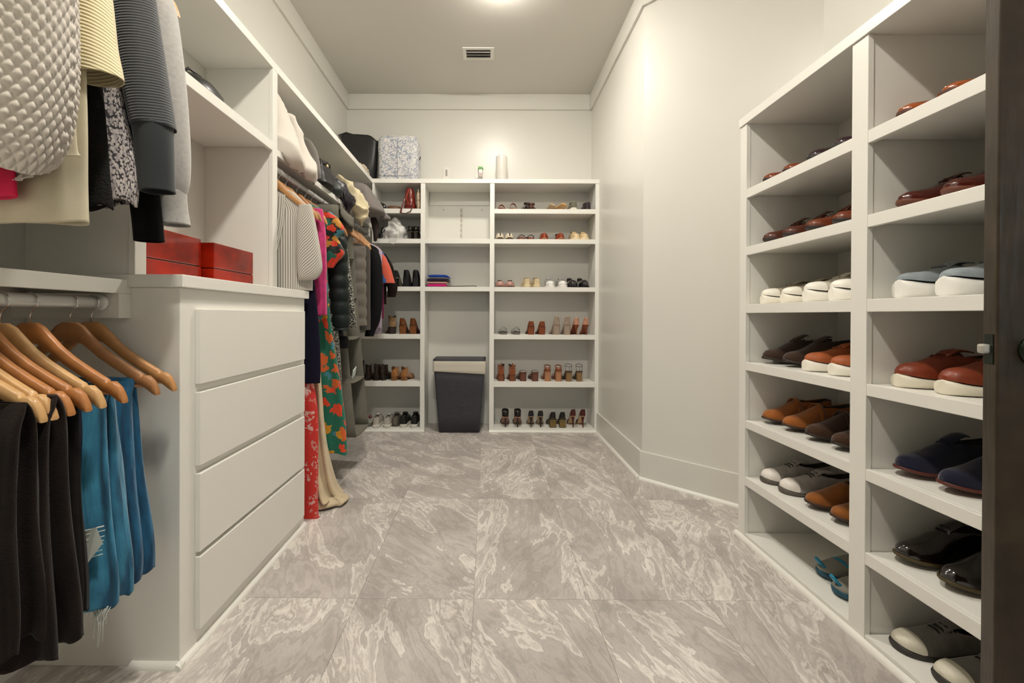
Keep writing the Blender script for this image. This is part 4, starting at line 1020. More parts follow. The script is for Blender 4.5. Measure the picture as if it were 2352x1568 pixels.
# middle rod ----------------------------------------------------------------------
hy = [(2.10, .05, 'tan hanger in the striped shirt', 0), (2.155, .0, 'tan hanger behind the striped shirt, black strap over it', 3), (2.235, -.04, 'tan hanger with the pink blouse', 0), (2.36, .0, 'wooden hanger inside the floral dress', 1), (2.47, 0, 'wooden hanger inside the dark puffer coat', 3), (2.555, 0, 'wooden hanger inside the speckled blouse', 3), (2.93, 0, 'wooden hanger inside the grey quilted vest', 3), (3.10, .35, 'orange wooden hanger turned askew above the black jacket', 0), (3.22, 0, 'wooden hanger inside the black jacket', 3), (3.36, 0, 'wooden hanger inside the lavender shirt', 0), (3.46, 0, 'wooden hanger inside the bright tee', 0)]
for (y, rz, lb, wi) in hy:
    make_hanger(WD[wi], (RODX, y, 1.752+.0165-.020), rz, lb, 'wooden hangers on the middle rod')
STR = stripes('ticking_stripe', 'cfcabf', '6a655f', .0085, .28)
STR2 = stripes('ticking_stripe_sleeve', 'cfcabf', '6a655f', .0085, .28, rot=-.62)
t, P = gthing('shirt', 'white shirt with thin black ticking stripes beside the cabinet post', 'shirt', 2.125)
cloth('body', STR, t, P(shoulders(.18, 1.66, 1.55, 1.15, .020, .185)), 5, (.002, .010), 91, nu=90, nv=50)
cloth('sleeve', STR2, t, P([(-.905, -.012, 1.575, .03, .014), (-.90, -.018, 1.50, .045, .020), (-.89, -.022, 1.42, .052, .024), (-.88, -.026, 1.32, .060, .028), (-.876, -.026, 1.25, .060, .028), (-.886, -.024, 1.21, .045, .022), (-.90, -.02, 1.198, .024, .014)]), 2, (.0, .005), 92, nu=64, nv=40)
cloth('placket', STR, t, P([(-1.03, -.026, 1.62, .035, .004), (-1.035, -.030, 1.5, .034, .004), (-1.05, -.034, 1.38, .028, .004), (-1.06, -.036, 1.32, .022, .004)]), 2, (0, .001), 93, nu=24, nv=20)
RED = blotch('red_white_swirl', 'c8281e', ('c98a80', 'd6a9a0', 'c8281e'), 17, .34, .6, 1.3)
t, P = gthing('maxi_dress', 'long red dress with white swirls reaching the floor behind the dresser', 'dress', 2.178)
cloth('body', RED, t, P([(-1.06, .012, 1.62, .05, .01), (-1.04, .012, 1.5, .12, .01), (-1.04, .010, 1.1, .10, .012), (-1.03, -.002, .80, .11, .014), (-1.0, -.008, .55, .135, .018), (-.995, -.012, .04, .138, .02), (-.990, -.016, .006, .146, .024)]), 5, (.003, .010), 94, nv=60)
NAV = fabric('navy_crepe', '110e22', .9, .05)
t, P = gthing('dress', 'navy knee-length dress showing past the dresser top', 'dress', 2.150)
cloth('body', NAV, t, P([(-1.06, 0, 1.60, .05, .012), (-1.06, 0, 1.5, .16, .016), (-1.05, 0, 1.25, .17, .016), (-1.03, 0, 1.0, .178, .018), (-1.02, 0, .8, .178, .02), (-1.02, 0, .685, .176, .02)]), 4, (.002, .008), 95)
PNK = mat('fuchsia_linen', hexc('c03a72'), .8, sheen=.3, var=.16, vscale=25, bump=.3, bscale=90)
t, P = gthing('blouse', 'long fuchsia pink linen blouse between striped shirt and floral dress', 'blouse', 2.255)
cloth('body', PNK, t, P(shoulders(.172, 1.64, 1.56, 1.022, .022, .178, db=.024)), 4, (.002, .010), 96)
cloth('sleeve', PNK, t, P([(-.90, -.012, 1.585, .030, .018), (-.892, -.014, 1.50, .036, .024), (-.886, -.014, 1.35, .037, .026), (-.882, -.014, 1.15, .036, .026), (-.878, -.014, 1.028, .036, .024)]), 3, (.001, .007), 97, nu=48, nv=40)
FLO = blotch('tropical_floral', '0f6650', ('d8401c', 'c98a16', 'd8401c', 'c95a20', '0f6650', '3a7a86'), 15, .42, .75, .55)
t, P = gthing('maxi_dress', 'green maxi dress with orange and yellow flowers and ruffled sleeves', 'dress', 2.385)
cloth('body', FLO, t, P([(-1.06, 0, 1.66, .05, .012), (-1.05, 0, 1.58, .15, .016), (-1.04, 0, 1.35, .14, .016), (-1.03, 0, 1.05, .145, .02), (-1.01, 0, .85, .155, .024), (-.98, 0, .6, .168, .03), (-.95, 0, .3, .172, .036), (-.945, 0, .255, .172, .036)]), 5, (.003, .022), 98, nu=90, nv=70, hemwave=.006)
FLR = blotch('orange_ruffle_print', '0d1c16', ('d03a1c', 'd03a1c', '0f6650', 'b98020', 'd03a1c', '3a7a86'), 23, .8, .75, .5)
cloth('sleeve', FLR, t, P([(-.90, -.02, 1.60, .03, .018), (-.87, -.024, 1.56, .045, .026), (-.85, -.024, 1.50, .058, .032), (-.862, -.024, 1.455, .035, .02), (-.86, -.024, 1.43, .045, .028), (-.852, -.024, 1.37, .060, .034), (-.866, -.022, 1.32, .032, .02), (-.88, -.02, 1.29, .022, .016)]), 4, (.002, .010), 99, nu=56, nv=44)
BKW = blotch('black_white_speckle', '1a1816', ('a9a699', 'c3c0b2', '8d8a7e'), 130, .42, .85, .6)
t, P = gthing('dress', 'long black and white speckled dress behind the floral one', 'dress', 2.44)
cloth('body', BKW, t, P([(-1.06, 0, 1.6, .06, .01), (-1.05, 0, 1.45, .15, .012), (-1.02, 0, 1.1, .15, .014), (-1.0, 0, .8, .16, .016), (-.99, 0, .53, .163, .018)]), 4, (.002, .007), 100)
PUF = mat('dark_green_quilted_nylon', hexc('0d1815'), .5, spec=.3, var=.4, vscale=7, sheen=.03)
t, P = gthing('puffer_coat', 'very dark green quilted puffer coat with a black band at the hem', 'coat', 2.50)
cloth('body', PUF, t, P(shoulders(.205, 1.62, 1.54, .90, .036, .205, db=.036)), 3, (.002, .006), 101, quilt=.075, qa=.012, nv=110)
cloth('sleeve', PUF, t, P([(-.90, -.03, 1.55, .035, .025), (-.875, -.04, 1.46, .052, .036), (-.862, -.042, 1.25, .050, .036), (-.85, -.04, 1.05, .046, .034), (-.845, -.038, .94, .040, .03)]), 2, (.001, .003), 102, quilt=.075, qa=.010, nv=90, nu=48)
cloth('hem_band', BLK, t, P([(-1.02, 0, .905, .20, .036), (-1.015, 0, .87, .205, .038), (-1.01, 0, .835, .195, .036)]), 5, (.004, .010), 103, nv=10)
t, P = gthing('blouse', 'narrow black and white speckled blouse with a hanging sleeve', 'blouse', 2.575)
cloth('body', BKW, t, P(shoulders(.18, 1.62, 1.55, .98, .014, .18)), 4, (.002, .006), 104)
cloth('sleeve', BKW, t, P([(-.90, -.01, 1.58, .022, .012), (-.878, -.014, 1.48, .026, .016), (-.85, -.016, 1.30, .027, .018), (-.828, -.016, 1.12, .028, .018), (-.81, -.016, .955, .026, .016)]), 2, (.001, .004), 105, nu=40, nv=36)
t, P = gthing('top', 'taupe top hanging between the speckled blouse and the grey organizer', 'top', 2.63)
cloth('body', fabric('taupe_jersey', '5c5148'), t, P(shoulders(.185, 1.60, 1.52, 1.0, .014, .19)), 4, (.002, .006), 106)
# fabric shelf organizer
ORG = mat('grey_polyester_felt', hexc('6a675c'), .9, var=.08, vscale=20, bump=.15, bscale=600)
og = thing('hanging_organizer', 'grey fabric shelf organizer hanging from the middle rod down to shin height', 'organizer', (RODX, 2.80, 1.752))
def ox(z): return -.935 + .115*max(0, (1.70-z)/1.43)**1.3     # the lower part has swung out
levels = [1.70, 1.42, 1.15, .88, .605, .27]
def sheet(name, pts, nx, nz, m_, thick=.004, sag=0, seed=0):
    """quad sheet through four corners (00, 10, 01, 11) with slight sag"""
    a, b_, c, d = [Vector(p) for p in pts]; rows = []
    for i in range(nz+1):
        v = i/nz; r = []
        for k in range(nx+1):
            u = k/nx; p = (a*(1-u)+b_*u)*(1-v) + (c*(1-u)+d*u)*v
            p = p + Vector((noise.noise(p*6+Vector((seed, 0, 0))), noise.noise(p*6+Vector((0, seed, 9))), 0))*.006
            p.z -= sag*4*u*(1-u)
            r.append(p)
        rows.append(r)
    o = MB().grid(rows).build(name, m_, og, solid=thick); o.location = -Vector(og.location); return o
Y0o, Y1o = 2.67, 2.94
for yy in (Y0o, Y1o):
    rows = []
    for i in range(25):
        z = 1.72 - (1.72-.262)*i/24; rows.append([(-1.25 + (ox(z)+1.25)*k/6 , yy + (.012*sin(z*9+yy*5) if 0 < k < 6 else 0) - .02*max(0, (1.7-z)/1.6)*(1 if yy == Y1o else 0)*-1, z) for k in range(7)])
    o = MB().grid(rows).build('side_panel', ORG, og, solid=.004); o.location = -Vector(og.location)
for i, z in enumerate(levels):
    x = ox(z)
    sheet('shelf', [(-1.25, Y0o, z), (-1.25, Y1o, z), (x, Y0o, z), (x, Y1o+.02*max(0, (1.7-z)/1.6), z)], 8, 4, ORG, .008, .012, i)
sheet('back_panel', [(-1.25, Y0o, 1.72), (-1.25, Y1o, 1.72), (-1.25, Y0o, .262), (-1.25, Y1o, .262)], 4, 12, ORG)
sheet('valance', [(-.925, Y0o, 1.73), (-.925, Y1o, 1.705), (-.922, Y0o, 1.66), (-.918, Y1o, 1.63)], 8, 3, ORG, .003, .02)
o = MB().tube([(-1.25, Y0o, 1.722), (-.93, Y0o, 1.722), (-.93, Y1o, 1.71), (-1.25, Y1o, 1.71)], .004, 6).build('top_wire', mat('dark_wire', hexc('3c3a34'), .6), og); o.location = -Vector(og.location)
for yy in (Y0o+.04, Y1o-.04):
    o = MB().tube([(RODX, yy, 1.715), (RODX+.019, yy, 1.745), (RODX+.012, yy, 1.77), (RODX-.012, yy, 1.77), (RODX-.019, yy, 1.745), (RODX, yy, 1.715)], .003, 6).build('hanging_loop', ORG, og); o.location = -Vector(og.location)
wtg = MB().box(-.002, .002, -.025, .025, -.035, .035).build('paper_tag', mat('white_card', hexc('dfeee8'), .5), None)
wtg.location = (-.875, 2.80, .650); wtg.rotation_euler = (.5, .3, 0); tag(wtg, 'small white card resting in a cubby of the grey organizer', 'card')
# behind the organizer
VST = mat('taupe_grey_nylon', hexc('6e675f'), .5, sheen=.15)
t, P = gthing('puffer_vest', 'taupe-grey quilted vest beyond the fabric organizer', 'vest', 3.01)
cloth('body', VST, t, P(shoulders(.19, 1.60, 1.52, .955, .035, .198, db=.036)), 2, (.001, .004), 110, quilt=.085, qa=.012, nv=110, nu=64)
t, P = gthing('jacket', 'grey-brown jacket between the quilted vest and the black jacket', 'jacket', 3.12)
cloth('body', fabric('grey_brown_wool', '4f4a44'), t, P(shoulders(.20, 1.60, 1.52, .92, .026, .205)), 4, (.002, .008), 111)
BJK = mat('black_soft_shell', hexc('0c0b0d'), .8, var=.2, vscale=12, sheen=.03)
t, P = gthing('jacket', 'black jacket with long sleeves, hanging before the back shelves', 'jacket', 3.235)
cloth('body', BJK, t, P(shoulders(.235, 1.60, 1.53, .96, .030, .235)), 4, (.002, .008), 112)
cloth('sleeve', BJK, t, P([(-.86, -.03, 1.52, .035, .025), (-.84, -.036, 1.42, .045, .032), (-.83, -.04, 1.2, .046, .034), (-.845, -.042, 1.0, .042, .032), (-.875, -.042, .91, .035, .028), (-.885, -.042, .87, .033, .026)]), 2, (.001, .005), 113, nu=48)
t, P = gthing('shirt', 'pale lavender shirt between the black jacket and the bright tee', 'shirt', 3.345)
cloth('body', fabric('lavender_cotton', 'b5a6b8'), t, P(shoulders(.232, 1.62, 1.54, .93, .018, .232)), 4, (.002, .008), 114)
TEE = blotch('orange_blue_blocks', 'c9543c', ('2464a8', '2464a8', 'c9543c'), 8, .5, .8, .4)
t, P = gthing('t_shirt', 'bright coral and blue t-shirt at the end of the middle rod', 't-shirt', 3.44)
cloth('body', fabric('magenta_jersey', '6a1c40'), t, P(shoulders(.225, 1.60, 1.52, 1.0, .02, .225)), 4, (.002, .008), 115)
cloth('sleeve', TEE, t, P([(-.88, -.02, 1.545, .03, .02), (-.85, -.028, 1.48, .042, .028), (-.825, -.03, 1.40, .052, .032), (-.805, -.03, 1.32, .056, .034), (-.795, -.03, 1.285, .058, .034)]), 2, (.001, .004), 116, nu=48)
t, P = gthing('coat', 'dark brown coat at the far end of the middle rod', 'coat', 3.56)
cloth('body', fabric('dark_brown_wool', '1a110d', .9, .04), t, P(shoulders(.215, 1.60, 1.53, 1.12, .025, .215)), 4, (.002, .008), 117)
cloth('sleeve', fabric('dark_brown_wool', '1a110d', .9, .04), t, P([(-.88, -.01, 1.54, .03, .02), (-.835, -.012, 1.44, .045, .028), (-.80, -.012, 1.3, .045, .03), (-.79, -.012, 1.24, .04, .03), (-.80, -.012, 1.18, .036, .026)]), 2, (.001, .004), 118, nu=40)
# cream gown whose hem pools on the floor
GWN = mat('cream_satin', hexc('cbb99a'), .45, sheen=.2, var=.10, vscale=12)
t, P = gthing('gown', 'cream gown with a ruffled hem pooling on the floor tiles', 'dress', 2.288)
cloth('skirt', GWN, t, P([(-1.06, 0, 1.5, .06, .01), (-1.05, 0, 1.2, .12, .012), (-1.03, 0, .9, .12, .014), (-1.0, 0, .5, .12, .03), (-.975, 0, .25, .125, .040), (-.955, .01, .10, .135, .055), (-.94, .02, .045, .150, .075)]), 8, (.004, .042), 120, nu=110, nv=60)
cloth('ruffle', GWN, t, P([(-.94, .02, .058, .140, .068), (-.935, .03, .042, .160, .085), (-.93, .035, .024, .172, .098), (-.93, .035, .012, .166, .092)]), 9, (.008, .014), 121, nu=130, nv=12, cap=False)
# ------------------------------------------------------------------ bags, boxes and small things
def lump(name, m_, parent, rows, nu=36, nv=26, crumple=.01, freq=9, seed=0, clamp=None, rot=0, sub=0, flat=2.3):
    """soft closed body; rows (x, y, z, rx, ry) bottom to top"""
    vs = []
    for i in range(nv+1):
        q = cat_rom(rows, i/nv); r = []
        for k in range(nu):
            an = 2*pi*k/nu; c, s = cos(an), sin(an); ex = 2/flat
            x = q[3]*math.copysign(abs(c)**ex, c); y = q[4]*math.copysign(abs(s)**ex, s)
            p = Vector((q[0]+x*cos(rot)-y*sin(rot), q[1]+x*sin(rot)+y*cos(rot), q[2]))
            d = noise.noise(p*freq+Vector((seed*3.1, 0, 0))); d2 = noise.noise(p*freq*2.3+Vector((0, seed*1.7, 0)))
            rd = 1.1-3.6*abs(d)**.7
            p += Vector((c, s, .3))*(rd*crumple + d2*crumple*.5)
            if clamp: p = clamp(p)
            r.append(p)
        vs.append(r)
    return MB().grid(vs, 0, True, caps=True).build(name, m_, parent, subsurf=sub)
def lthing(name, label, cat, loc, group=None): return thing(name, label, cat, loc, 0, group)
# red lacquered boxes on the dresser
def lacquer():
    m = mat('red_burl_lacquer', hexc('8f1c0a'), .18, var=.45, vscale=11, coat=.6); return m
LQ = lacquer(); LQD = mat('lacquer_seam', hexc('2c0704'), .5)
def redbox(x0, x1, y0, y1, h, label):
    t = thing('wooden_box', label, 'box', ((x0+x1)/2, (y0+y1)/2, 1.1452), 0, 'red lacquered boxes'); hx, hy = (x1-x0)/2, (y1-y0)/2
    MB().box(-hx, hx, -hy, hy, 0, h*.36).build('base', LQ, t, bevel=.002)
    MB().box(-hx+.003, hx-.003, -hy+.003, hy-.003, h*.36, h*.38).build('seam', LQD, t)
    MB().box(-hx, hx, -hy, hy, h*.38, h).build('lid', LQ, t, bevel=.003)
redbox(-1.29, -1.05, 1.283, 1.562, .160, 'deeper red lacquered wooden box beside the near post')
redbox(-1.25, -1.02, 1.588, 1.854, .153, 'slightly lower red lacquered wooden box, farther from the post')
# small black bag on the upper dresser shelf
t = lthing('handbag', 'small black bag on the shelf above the dresser', 'bag', (-1.16, 1.66, 1.8495), 'bags on the upper shelves')
lump('body', mat('black_leather_soft', hexc('0d0d0d'), .4, coat=.2), t, [(0, 0, 0, .08, .09), (0, 0, .03, .10, .12), (0, 0, .07, .09, .11), (0, .01, .10, .05, .06), (0, .01, .108, .01, .01)], crumple=.004)
MB().tube([(.0, -.08, .06), (.02, -.04, .115), (.02, .03, .12), (0, .09, .05)], .005, 8).build('handle', mat('black_leather_soft', (0, 0, 0)), t)

SZ = 1.8305
def cl(p):
    if p.x < -1.018: p.z = max(p.z, 0.001)
    return p
def mk_clamp(loc):
    def f(p):
        if p.x + loc[0] < -1.016: p.z = max(p.z, .001)
        if p.x + loc[0] < -1.335: p.x = -1.335-loc[0]
        return p
    return f
WHC = mat('white_dust_bag_cotton', hexc('d9d2c8'), .8, sheen=.2)
L0 = (-1.13, 2.20, SZ)
t = lthing('dust_bag', 'large slumped white cotton dust bag beside the cabinet post', 'bag', L0, 'bags on the upper shelves')
lump('bag', WHC, t, [(.045, .02, -.045, .08, .10), (.025, .02, -.01, .145, .145), (.015, .0, .06, .15, .13), (.005, -.03, .15, .13, .10), (0, -.06, .24, .10, .065), (0, -.085, .32, .07, .035), (0, -.095, .352, .035, .012)], crumple=.009, freq=6, seed=1, clamp=mk_clamp(L0), nu=60, nv=46)
L1 = (-1.13, 2.36, SZ)
t = lthing('dust_bag', 'second white dust bag leaning behind the large one', 'bag', L1, 'bags on the upper shelves')
lump('bag', WHC, t, [(.055, .05, -.05, .08, .08), (.03, .03, -.01, .14, .11), (.02, .01, .06, .135, .09), (.01, -.02, .14, .12, .065), (0, -.045, .22, .10, .04), (0, -.055, .275, .07, .025), (0, -.055, .285, .03, .01)], crumple=.009, freq=7, seed=4, clamp=mk_clamp(L1), nu=60, nv=40)
GRB = mat('grey_canvas', hexc('77726c'), .85, sheen=.2, bump=.1, bscale=700)
L2 = (-1.14, 2.50, SZ)
t = lthing('pouch', 'flat grey canvas pouch standing behind the white dust bags', 'bag', L2, 'bags on the upper shelves')
lump('body', GRB, t, [(.02, .01, -.0, .13, .025), (.02, 0, .04, .14, .032), (.01, -.01, .13, .135, .03), (0, -.02, .20, .115, .02), (0, -.02, .225, .08, .012)], crumple=.005, seed=5, clamp=mk_clamp(L2), flat=3)
BLL = mat('black_leather', hexc('15110f'), .5, coat=.08, var=.2, vscale=20); GLD = mat('pale_gold', hexc('c8b284'), .25, .9)
L3 = (-1.13, 2.70, SZ)
t = lthing('handbag', 'black structured handbag with a gold clasp on the long shelf', 'bag', L3, 'bags on the upper shelves')
lump('body', BLL, t, [(.02, 0, .0, .105, .085), (.02, 0, .02, .125, .10), (.01, 0, .07, .13, .10), (0, 0, .13, .115, .085), (0, 0, .165, .10, .06), (0, 0, .172, .06, .03)], crumple=.007, freq=14, seed=6, clamp=mk_clamp(L3), flat=5.5)
MB().tube([(.10, -.07, .13), (.115, -.02, .155), (.115, .03, .155), (.10, .075, .13)], .006, 8).build('flap_piping', BLL, t)
MB().box(.104, .118, -.012, .016, .128, .160).build('clasp', GLD, t, bevel=.003)
MB().tube([(.13, .05, .02), (.125, .07, .09), (.09, .06, .16), (.03, .0, .185), (-.04, -.05, .17)], .004, 7).build('strap', mat('silver_chain', hexc('a8a49a'), .3, .9), t)
L4 = (-1.12, 2.88, SZ)
t = lthing('handbag', 'dark teal-grey clutch beside the black handbag', 'bag', L4, 'bags on the upper shelves')
lump('body', mat('dark_slate_leather', hexc('2b3230'), .5, coat=.1), t, [(.02, 0, 0, .10, .05), (.02, 0, .04, .12, .06), (.01, 0, .09, .10, .05), (0, .0, .125, .05, .02)], crumple=.006, seed=7, clamp=mk_clamp(L4))
MB().tube([(.02, -.05, .12), (.08, -.03, .11), (.13, 0, .05), (.13, .02, .0)], .0045, 7).build('chain', mat('silver_chain', (0, 0, 0)), t)
MB().tube([(.10, .03, .06), (.135, .03, .045), (.145, .035, .0), (.14, .04, -.03)], .004, 6).build('strap', BLL, t)
PAT = mat('black_white_silk', hexc('26202a'), .4, var=1.0, vscale=35)
L5 = (-1.08, 3.02, SZ)
t = lthing('scarf', 'black scarf with pale pattern drooping over the shelf edge', 'scarf', L5)
sf = blotch('scarf_print', '1c1720', ('b5aab4', '8a7a80', '4a3c38'), 22, .35, .5, .8)
lump('folds', PAT, t, [(.06, .05, -.06, .02, .02), (.06, .03, -.02, .05, .05), (.04, 0, .03, .08, .09), (.0, -.02, .09, .09, .10), (-.02, -.03, .14, .05, .06), (-.02, -.03, .155, .01, .01)], crumple=.018, seed=8, clamp=mk_clamp(L5))
MB().tube([(.075, .0, .07), (.085, .03, .03), (.082, .05, -.02), (.075, .06, -.05)], [.006, .011, .012, .005], 9).build('pale_fold', mat('pale_silk', hexc('a79fa8'), .4, var=.6, vscale=60), t)
CSF = mat('cream_silk', hexc('d9cba8'), .5, sheen=.3)
L6 = (-1.06, 3.20, SZ)
t = lthing('scarf', 'cream scarf hanging in folds over the edge of the long shelf', 'scarf', L6)
lump('folds', CSF, t, [(.075, .13, -.10, .018, .03), (.075, .11, -.06, .035, .06), (.06, .07, .0, .075, .10), (.03, .02, .06, .10, .12), (.0, -.03, .13, .09, .10), (-.02, -.06, .20, .05, .05), (-.02, -.06, .215, .01, .01)], crumple=.015, freq=11, seed=9, clamp=mk_clamp(L6), nu=60, nv=44)
L7 = (-1.04, 3.46, SZ)
t = lthing('cap', 'grey cloth bag slumped in the corner at the end of the long shelf', 'bag', L7, 'bags on the upper shelves')
lump('body', mat('warm_grey_twill', hexc('7c7572'), .85, sheen=.2), t, [(.09, .04, .015, .09, .08), (.08, .03, .04, .115, .12), (.05, .02, .10, .115, .13), (.02, 0, .17, .10, .12), (-.01, -.01, .23, .08, .09), (-.02, -.01, .265, .04, .04), (-.02, -.01, .27, .01, .01)], crumple=.008, freq=8, seed=10, clamp=mk_clamp(L7), nu=50, nv=36)
lump('corner_flap', mat('warm_grey_twill', (0, 0, 0)), t, [(.19, .10, .0, .03, .03), (.18, .10, .02, .04, .035), (.165, .09, .05, .02, .02)], crumple=.006, seed=11)
MB().tube([(.075, .13, .02), (.09, .14, -.03), (.10, .13, -.10), (.095, .12, -.18)], [.025, .032, .026, .012], 10).build('hanging_strap', mat('dark_brown_cloth', hexc('30241f'), .85), t)

# on top of the wardrobe and back unit
ZTOP = 2.2365
t = lthing('tote_bag', 'black leather tote standing on top of the cabinets in the corner', 'bag', (-1.16, 3.86, ZTOP))
TB = mat('black_tote_leather', hexc('1b1b1c'), .42, var=.25, vscale=5, bump=.05, bscale=300)
def tote():
    rows = []
    for (z, hx, hy, yo) in ((0, .125, .06, 0), (.02, .145, .07, 0), (.20, .158, .062, 0), (.38, .165, .05, 0), (.395, .166, .048, 0), (.394, .16, .044, 0), (.25, .155, .044, 0)):
        r = []
        for k in range(40):
            a = 2*pi*k/40; c, s = cos(a), sin(a)
            dz = (.028*(-c) + .012*sin(3*a)) * (1 if z > .3 else 0)
            r.append((hx*math.copysign(abs(c)**.35, c), hy*math.copysign(abs(s)**.6, s)+yo, z+dz))
        rows.append(r)
    return MB().grid(rows, 0, True, caps=True)
tote().build('body', TB, t)
MB().tube([(-.15, -.03, .37), (-.18, -.02, .41), (-.12, -.01, .435), (-.06, 0, .42), (-.04, .0, .36)], .008, 8).build('handle', TB, t)
t = lthing('tassel', 'cream pompom tassel lying in front of the black tote', 'ornament', (-1.0405, 3.62, ZTOP))
for i, (dx, dy, dz, r) in enumerate(((-.03, -.07, .03, .028), (-.005, -.02, .028, .026), (.0, .03, .024, .022), (-.02, .0, .05, .022), (.0, .075, .018, .016))):
    MB().sphere((dx, dy, dz), r).build('pompom', mat('cream_wool', hexc('b9ac92'), .9, sheen=.5, bump=.6, bscale=120), t)
BL = bpy.data.materials.new('blue_toile_print'); BL.use_nodes = True
nt = BL.node_tree; b = nt.nodes['Principled BSDF']; tc = nt.nodes.new('ShaderNodeTexCoord')
n = nt.nodes.new('ShaderNodeTexNoise'); n.inputs['Scale'].default_value = 27; n.inputs['Detail'].default_value = 3; n.inputs['Distortion'].default_value = 1.2
nt.links.new(tc.outputs['Object'], n.inputs['Vector'])
sb_ = nt.nodes.new('ShaderNodeMath'); sb_.operation = 'SUBTRACT'; sb_.inputs[1].default_value = .5; nt.links.new(n.outputs['Fac'], sb_.inputs[0])
ab_ = nt.nodes.new('ShaderNodeMath'); ab_.operation = 'ABSOLUTE'; nt.links.new(sb_.outputs[0], ab_.inputs[0])
cr = nt.nodes.new('ShaderNodeValToRGB'); e = cr.color_ramp.elements
e[0].position = .02; e[0].color = (*hexc('8b94a8'), 1); e[1].position = .06; e[1].color = (*hexc('dad7d4'), 1)
nt.links.new(ab_.outputs[0], cr.inputs[0]); nt.links.new(cr.outputs[0], b.inputs['Base Color']); b.inputs['Roughness'].default_value = .6
t = lthing('train_case', 'white vanity case with a blue toile print beside the black tote', 'case', (-.805, 3.90, ZTOP))
def rbox(hx, hy, h, r, m_, name, parent, n=8, dome=.01):
    rows = []
    zs = [(0, .985), (.006, 1)] + [(h-r+r*sin(pi/2*i/6), 1-(1-cos(pi/2*i/6))*r/hx) for i in range(7)]
    for (z, k) in zs:
        ring = []
        for (cx_, cy_, a0) in ((hx-r, hy-r, 0), (-hx+r, hy-r, pi/2), (-hx+r, -hy+r, pi), (hx-r, -hy+r, 3*pi/2)):
            for i in range(n+1):
                a = a0+pi/2*i/n; x = cx_+r*cos(a); y = cy_+r*sin(a); ring.append((x*k, y*k, z))
        rows.append(ring)
    return MB().grid(rows, 0, True, caps=True).build(name, m_, parent)
rbox(.178, .11, .40, .05, BL, 'shell', t)
MB().tube([(.176, -.02, .20), (.186, -.02, .215), (.186, .02, .235), (.176, .02, .25)], .004, 6).build('zip_pull', BLL, t)
MB().tube([(-.128, -.1115, .03), (.128, -.1115, .03)], .003, 6).build('piping', mat('grey_piping', hexc('9a98a0'), .6), t)
MB().tube([(.0, -.1115, .03), (.0, -.1115, .34)], .002, 6).build('seam', mat('grey_piping', (0, 0, 0)), t)
WPL = mat('white_plastic', hexc('e2ded6'), .3)
t = lthing('wall_outlet', 'white wall plate with a grey insert above the back shelves, left one', 'outlet', (-.395, YW, 2.385))
MB().box(-.036, .036, -.006, 0, -.06, .06).build('plate', WPL, t, bevel=.003)
MB().box(-.0085, .0085, -.010, -.006, -.03, .03).build('rocker', mat('grey_plastic', hexc('9a948f'), .4), t, bevel=.002)
t = lthing('wall_outlet', 'white wall plate above the back shelves behind the green plug-in', 'outlet', (-.085, YW, 2.395))
MB().box(-.036, .036, -.006, 0, -.06, .06).build('plate', WPL, t, bevel=.003)
t = lthing('air_freshener', 'small white and green plug-in air freshener above the shelves', 'plug-in', (-.070, YW-.0065, 2.385))
MB().box(-.020, .020, -.045, 0, -.05, .025).build('housing', WPL, t, bevel=.008)
MB().prism([(-.024, .025), (.026, .025), (.020, .045), (-.022, .045)], 1, -.048, 0).build('cap', mat('leaf_green_plastic', hexc('4f9a2c'), .4), t, bevel=.002)
MB().box(-.019, .019, -.047, -.030, -.048, -.012).build('refill', mat('greyish_pink_gel', hexc('b5a3a0'), .3), t, bevel=.003)
t = lthing('air_purifier', 'white cylindrical tower with a tiny light on top of the back shelves', 'speaker', (.124, 3.91, ZTOP))
MB().lathe([(.048, 0), (.052, .004), (.052, .235), (.0505, .244), (.046, .248), (.003, .2485)], n=40).build('body', WPL, t)
MB().lathe([(.0045, 0), (.004, .002)], n=12).build('indicator', mat('indicator_led', (1, 1, 1), .3, emit=((1, 1, 1), 2.5)), t).location = (.0, -.053, .05)
t.children[-1].rotation_euler = (pi/2, 0, 0)

# left bay, upper shelves
bz = BZ[0]+.001
t = lthing('handbag', 'red leather handbag with its strap hanging over the shelf front', 'bag', (at(942, 450, 3.86).x, 3.87, bz))
RL_ = mat('red_leather', hexc('6e1c12'), .35, coat=.4, var=.3, vscale=12)
lump('body', RL_, t, [(0, 0, 0, .045, .07), (0, 0, .03, .055, .08), (0, 0, .11, .045, .075), (0, 0, .17, .03, .06), (0, 0, .195, .02, .05)], crumple=.008, seed=12, flat=3)
MB().tube([(-.02, -.06, .16), (-.035, -.085, .08), (-.055, -.108, .01), (-.065, -.112, -.045)], .007, 8).build('strap', RL_, t)
MB().tube([(-.060, -.112, -.045), (-.02, -.113, -.05), (.02, -.112, -.03), (.035, -.105, .004), (.03, -.08, .05)], .0045, 7).build('thin_strap', mat('dark_red_leather', hexc('4a140e'), .4), t)
MB().tube([(-.012, -.082, .04), (-.018, -.085, .11), (.0, -.075, .17), (.016, -.082, .11), (.014, -.084, .04)], .005, 7).build('handle', mat('coral_leather', hexc('a3402c'), .35), t)
t = lthing('pouch', 'beige patterned pouch squeezed beside the red handbag', 'bag', (-.622, 3.88, bz))
lump('body', mat('beige_print_cloth', hexc('a3907a'), .7, var=.7, vscale=30), t, [(0, 0, 0, .018, .08), (0, 0, .03, .022, .09), (0, 0, .12, .02, .085), (0, 0, .185, .012, .07)], crumple=.004, seed=13, flat=3)
t = lthing('belt', 'coiled tan and white belts on the top left back shelf', 'belt', (at(905, 470, 3.86).x, 3.86, bz))
